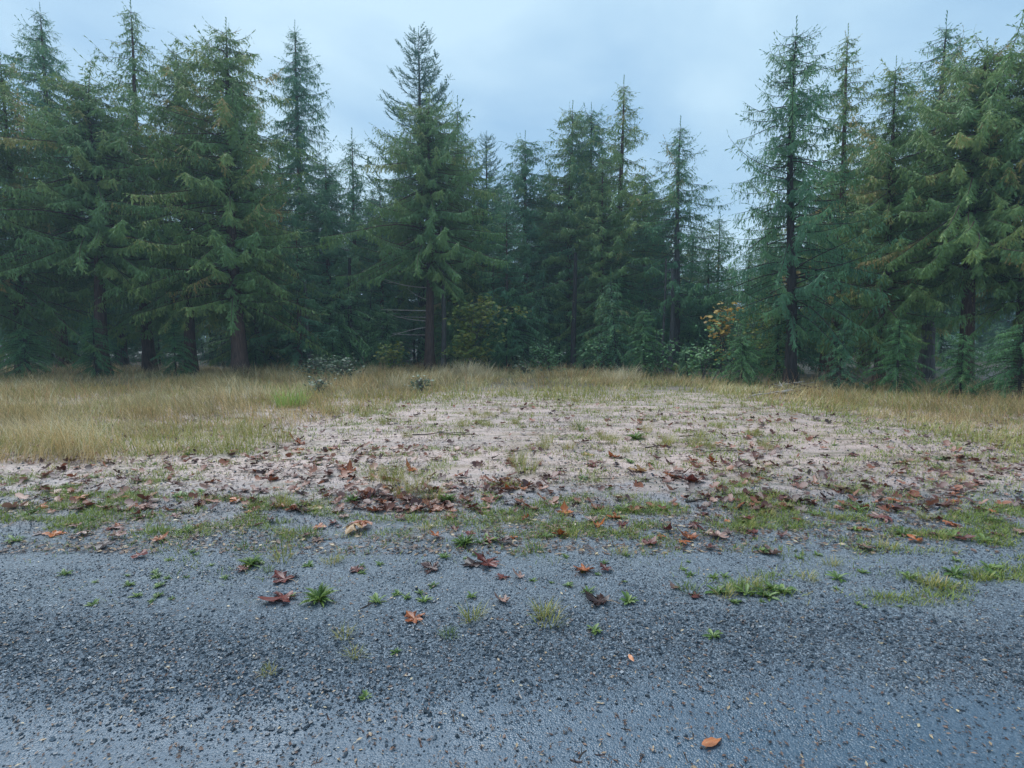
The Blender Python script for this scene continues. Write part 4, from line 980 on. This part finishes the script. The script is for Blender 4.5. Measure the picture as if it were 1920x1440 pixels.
while made < 262:
    u = rl.uniform(0, 1920); v = rl.uniform(748, 1110)
    if rl.random() > float(leaf_weight(u, v)): continue
    x, y = gnd(u, v); c = rl.choices(['maroon', 'dark', 'rust', 'pink', 'tan'], [50, 12, 22, 13, 3])[0]; pose = rl.choices(['flat', 'curled', 'folded', 'upright', 'arched'], [40, 30, 18, 3, 9])[0]
    lab = '%s %s maple leaf %s' % ({'flat': 'flat', 'curled': 'curled', 'folded': 'folded', 'upright': 'upright', 'arched': 'arched'}[pose], LEAFCOL[c], ZONE(y))
    put_leaf(c, pose, x, y, rl.uniform(.055, .135), rl.uniform(0, 6.28), lab, lab.replace(' leaf', ' leaves'), made, (rl.gauss(0, .10), rl.gauss(0, .10)), y < 5.0 and rl.random() < .5, lift=rl.uniform(0, .015)); made += 1
# the rest, too many to count: one mass
def far_leaves():
    s = Soup(); r = np.random.default_rng(77); n = 14000
    T = LEAF_T.copy(); T[:, 2] *= -1.5
    y = 5 + 11 * r.uniform(0, 1, n) ** 1.3; x = r.uniform(-1, 1, n) * y * .95
    v = 720 - FPX * np.tan(np.arctan2(-CAM_H, y) + PITCH); u = 960 + x / y * FPX
    k = r.uniform(0, 1, n) < np.clip(leaf_weight(u, v) * .65, 0, 1); x, y = x[k], y[k]; n = len(x)
    a = r.uniform(0, 6.28, n); D = np.stack([np.cos(a), np.sin(a), r.normal(.1, .25, n)], -1); N = np.stack([r.normal(0, .4, n), r.normal(0, .4, n), np.ones(n)], -1)
    L = r.uniform(.06, .14, n); s.stamp(T, LEAF_F, np.stack([x, y, gz(x, y) + .015], -1), D, N, L, L * r.uniform(.4, 1, n), r.uniform(0, 1, n))
    t = NT('fallen_leaf_mass'); m = t.leaf(t.ramp(t.attr(), [(0, (.04, .015, .012)), (.5, (.13, .045, .032)), (.8, (.28, .09, .04)), (1, (.36, .2, .15))]), .35, .5, .15)
    return s.mesh('fallen_leaves', m)
kind(obj('fallen_leaves', far_leaves()), 'stuff')

# ------------------------------------------------------------------ twigs
for u, v, L, az in [(825, 816, .9, .1), (860, 817, .7, -.2), (1300, 818, .5, .3), (1205, 905, .22, .5), (1150, 915, .12, .1), (1320, 940, .4, .15), (480, 970, .28, .15), (790, 800, .25, .6), (1140, 900, .25, -.4), (905, 790, .3, .2), (1230, 838, .35, .1), (560, 962, .3, -.9), (690, 1138, .10, .8), (1400, 930, .5, -.1), (1350, 848, .5, .1)]:
    x, y = gnd(u, v)
    branch_piece('twig', x, y, L, az, .006 if L < .3 else .011, 'twig', 'dark wet twig lying on the bare dirt', 'twig', 'twigs on the dirt', .02, seed=int(u))
rt = random.Random(8)
for k in range(34):
    u = rt.uniform(430, 1490); v = rt.uniform(1290, 1435); x, y = gnd(u, v)
    branch_piece('bark_scrap', x, y, rt.uniform(.02, .055), rt.uniform(0, 3.1), rt.uniform(.0025, .005), rt.choice(['twig', 'bark_red', 'twig', 'dead_wood']), 'tiny dark bark scrap stuck to the wet smooth road', 'bark', 'bark scraps on the road', .004, seed=k, forks=1)

# ------------------------------------------------------------------ damp air
def haze():
    x0, x1, y0, y1, z0, z1 = -720, 720, -380, 1050, -1.5, 26
    V = [(x, y, z) for z in (z0, z1) for y in (y0, y1) for x in (x0, x1)]
    F = [(0, 2, 3, 1), (4, 5, 7, 6), (0, 1, 5, 4), (2, 6, 7, 3), (0, 4, 6, 2), (1, 3, 7, 5)]
    t = NT('damp_air'); v = t.n('ShaderNodeVolumePrincipled'); v.inputs['Color'].default_value = (.62, .82, 1.0, 1); v.inputs['Density'].default_value = HAZE
    v.inputs['Anisotropy'].default_value = .2
    t.link(v.outputs[0], t.out.inputs['Volume'])
    kind(obj('haze', mesh_np('haze', V, F, t.m)), 'stuff')
HAZE = .0016
haze()
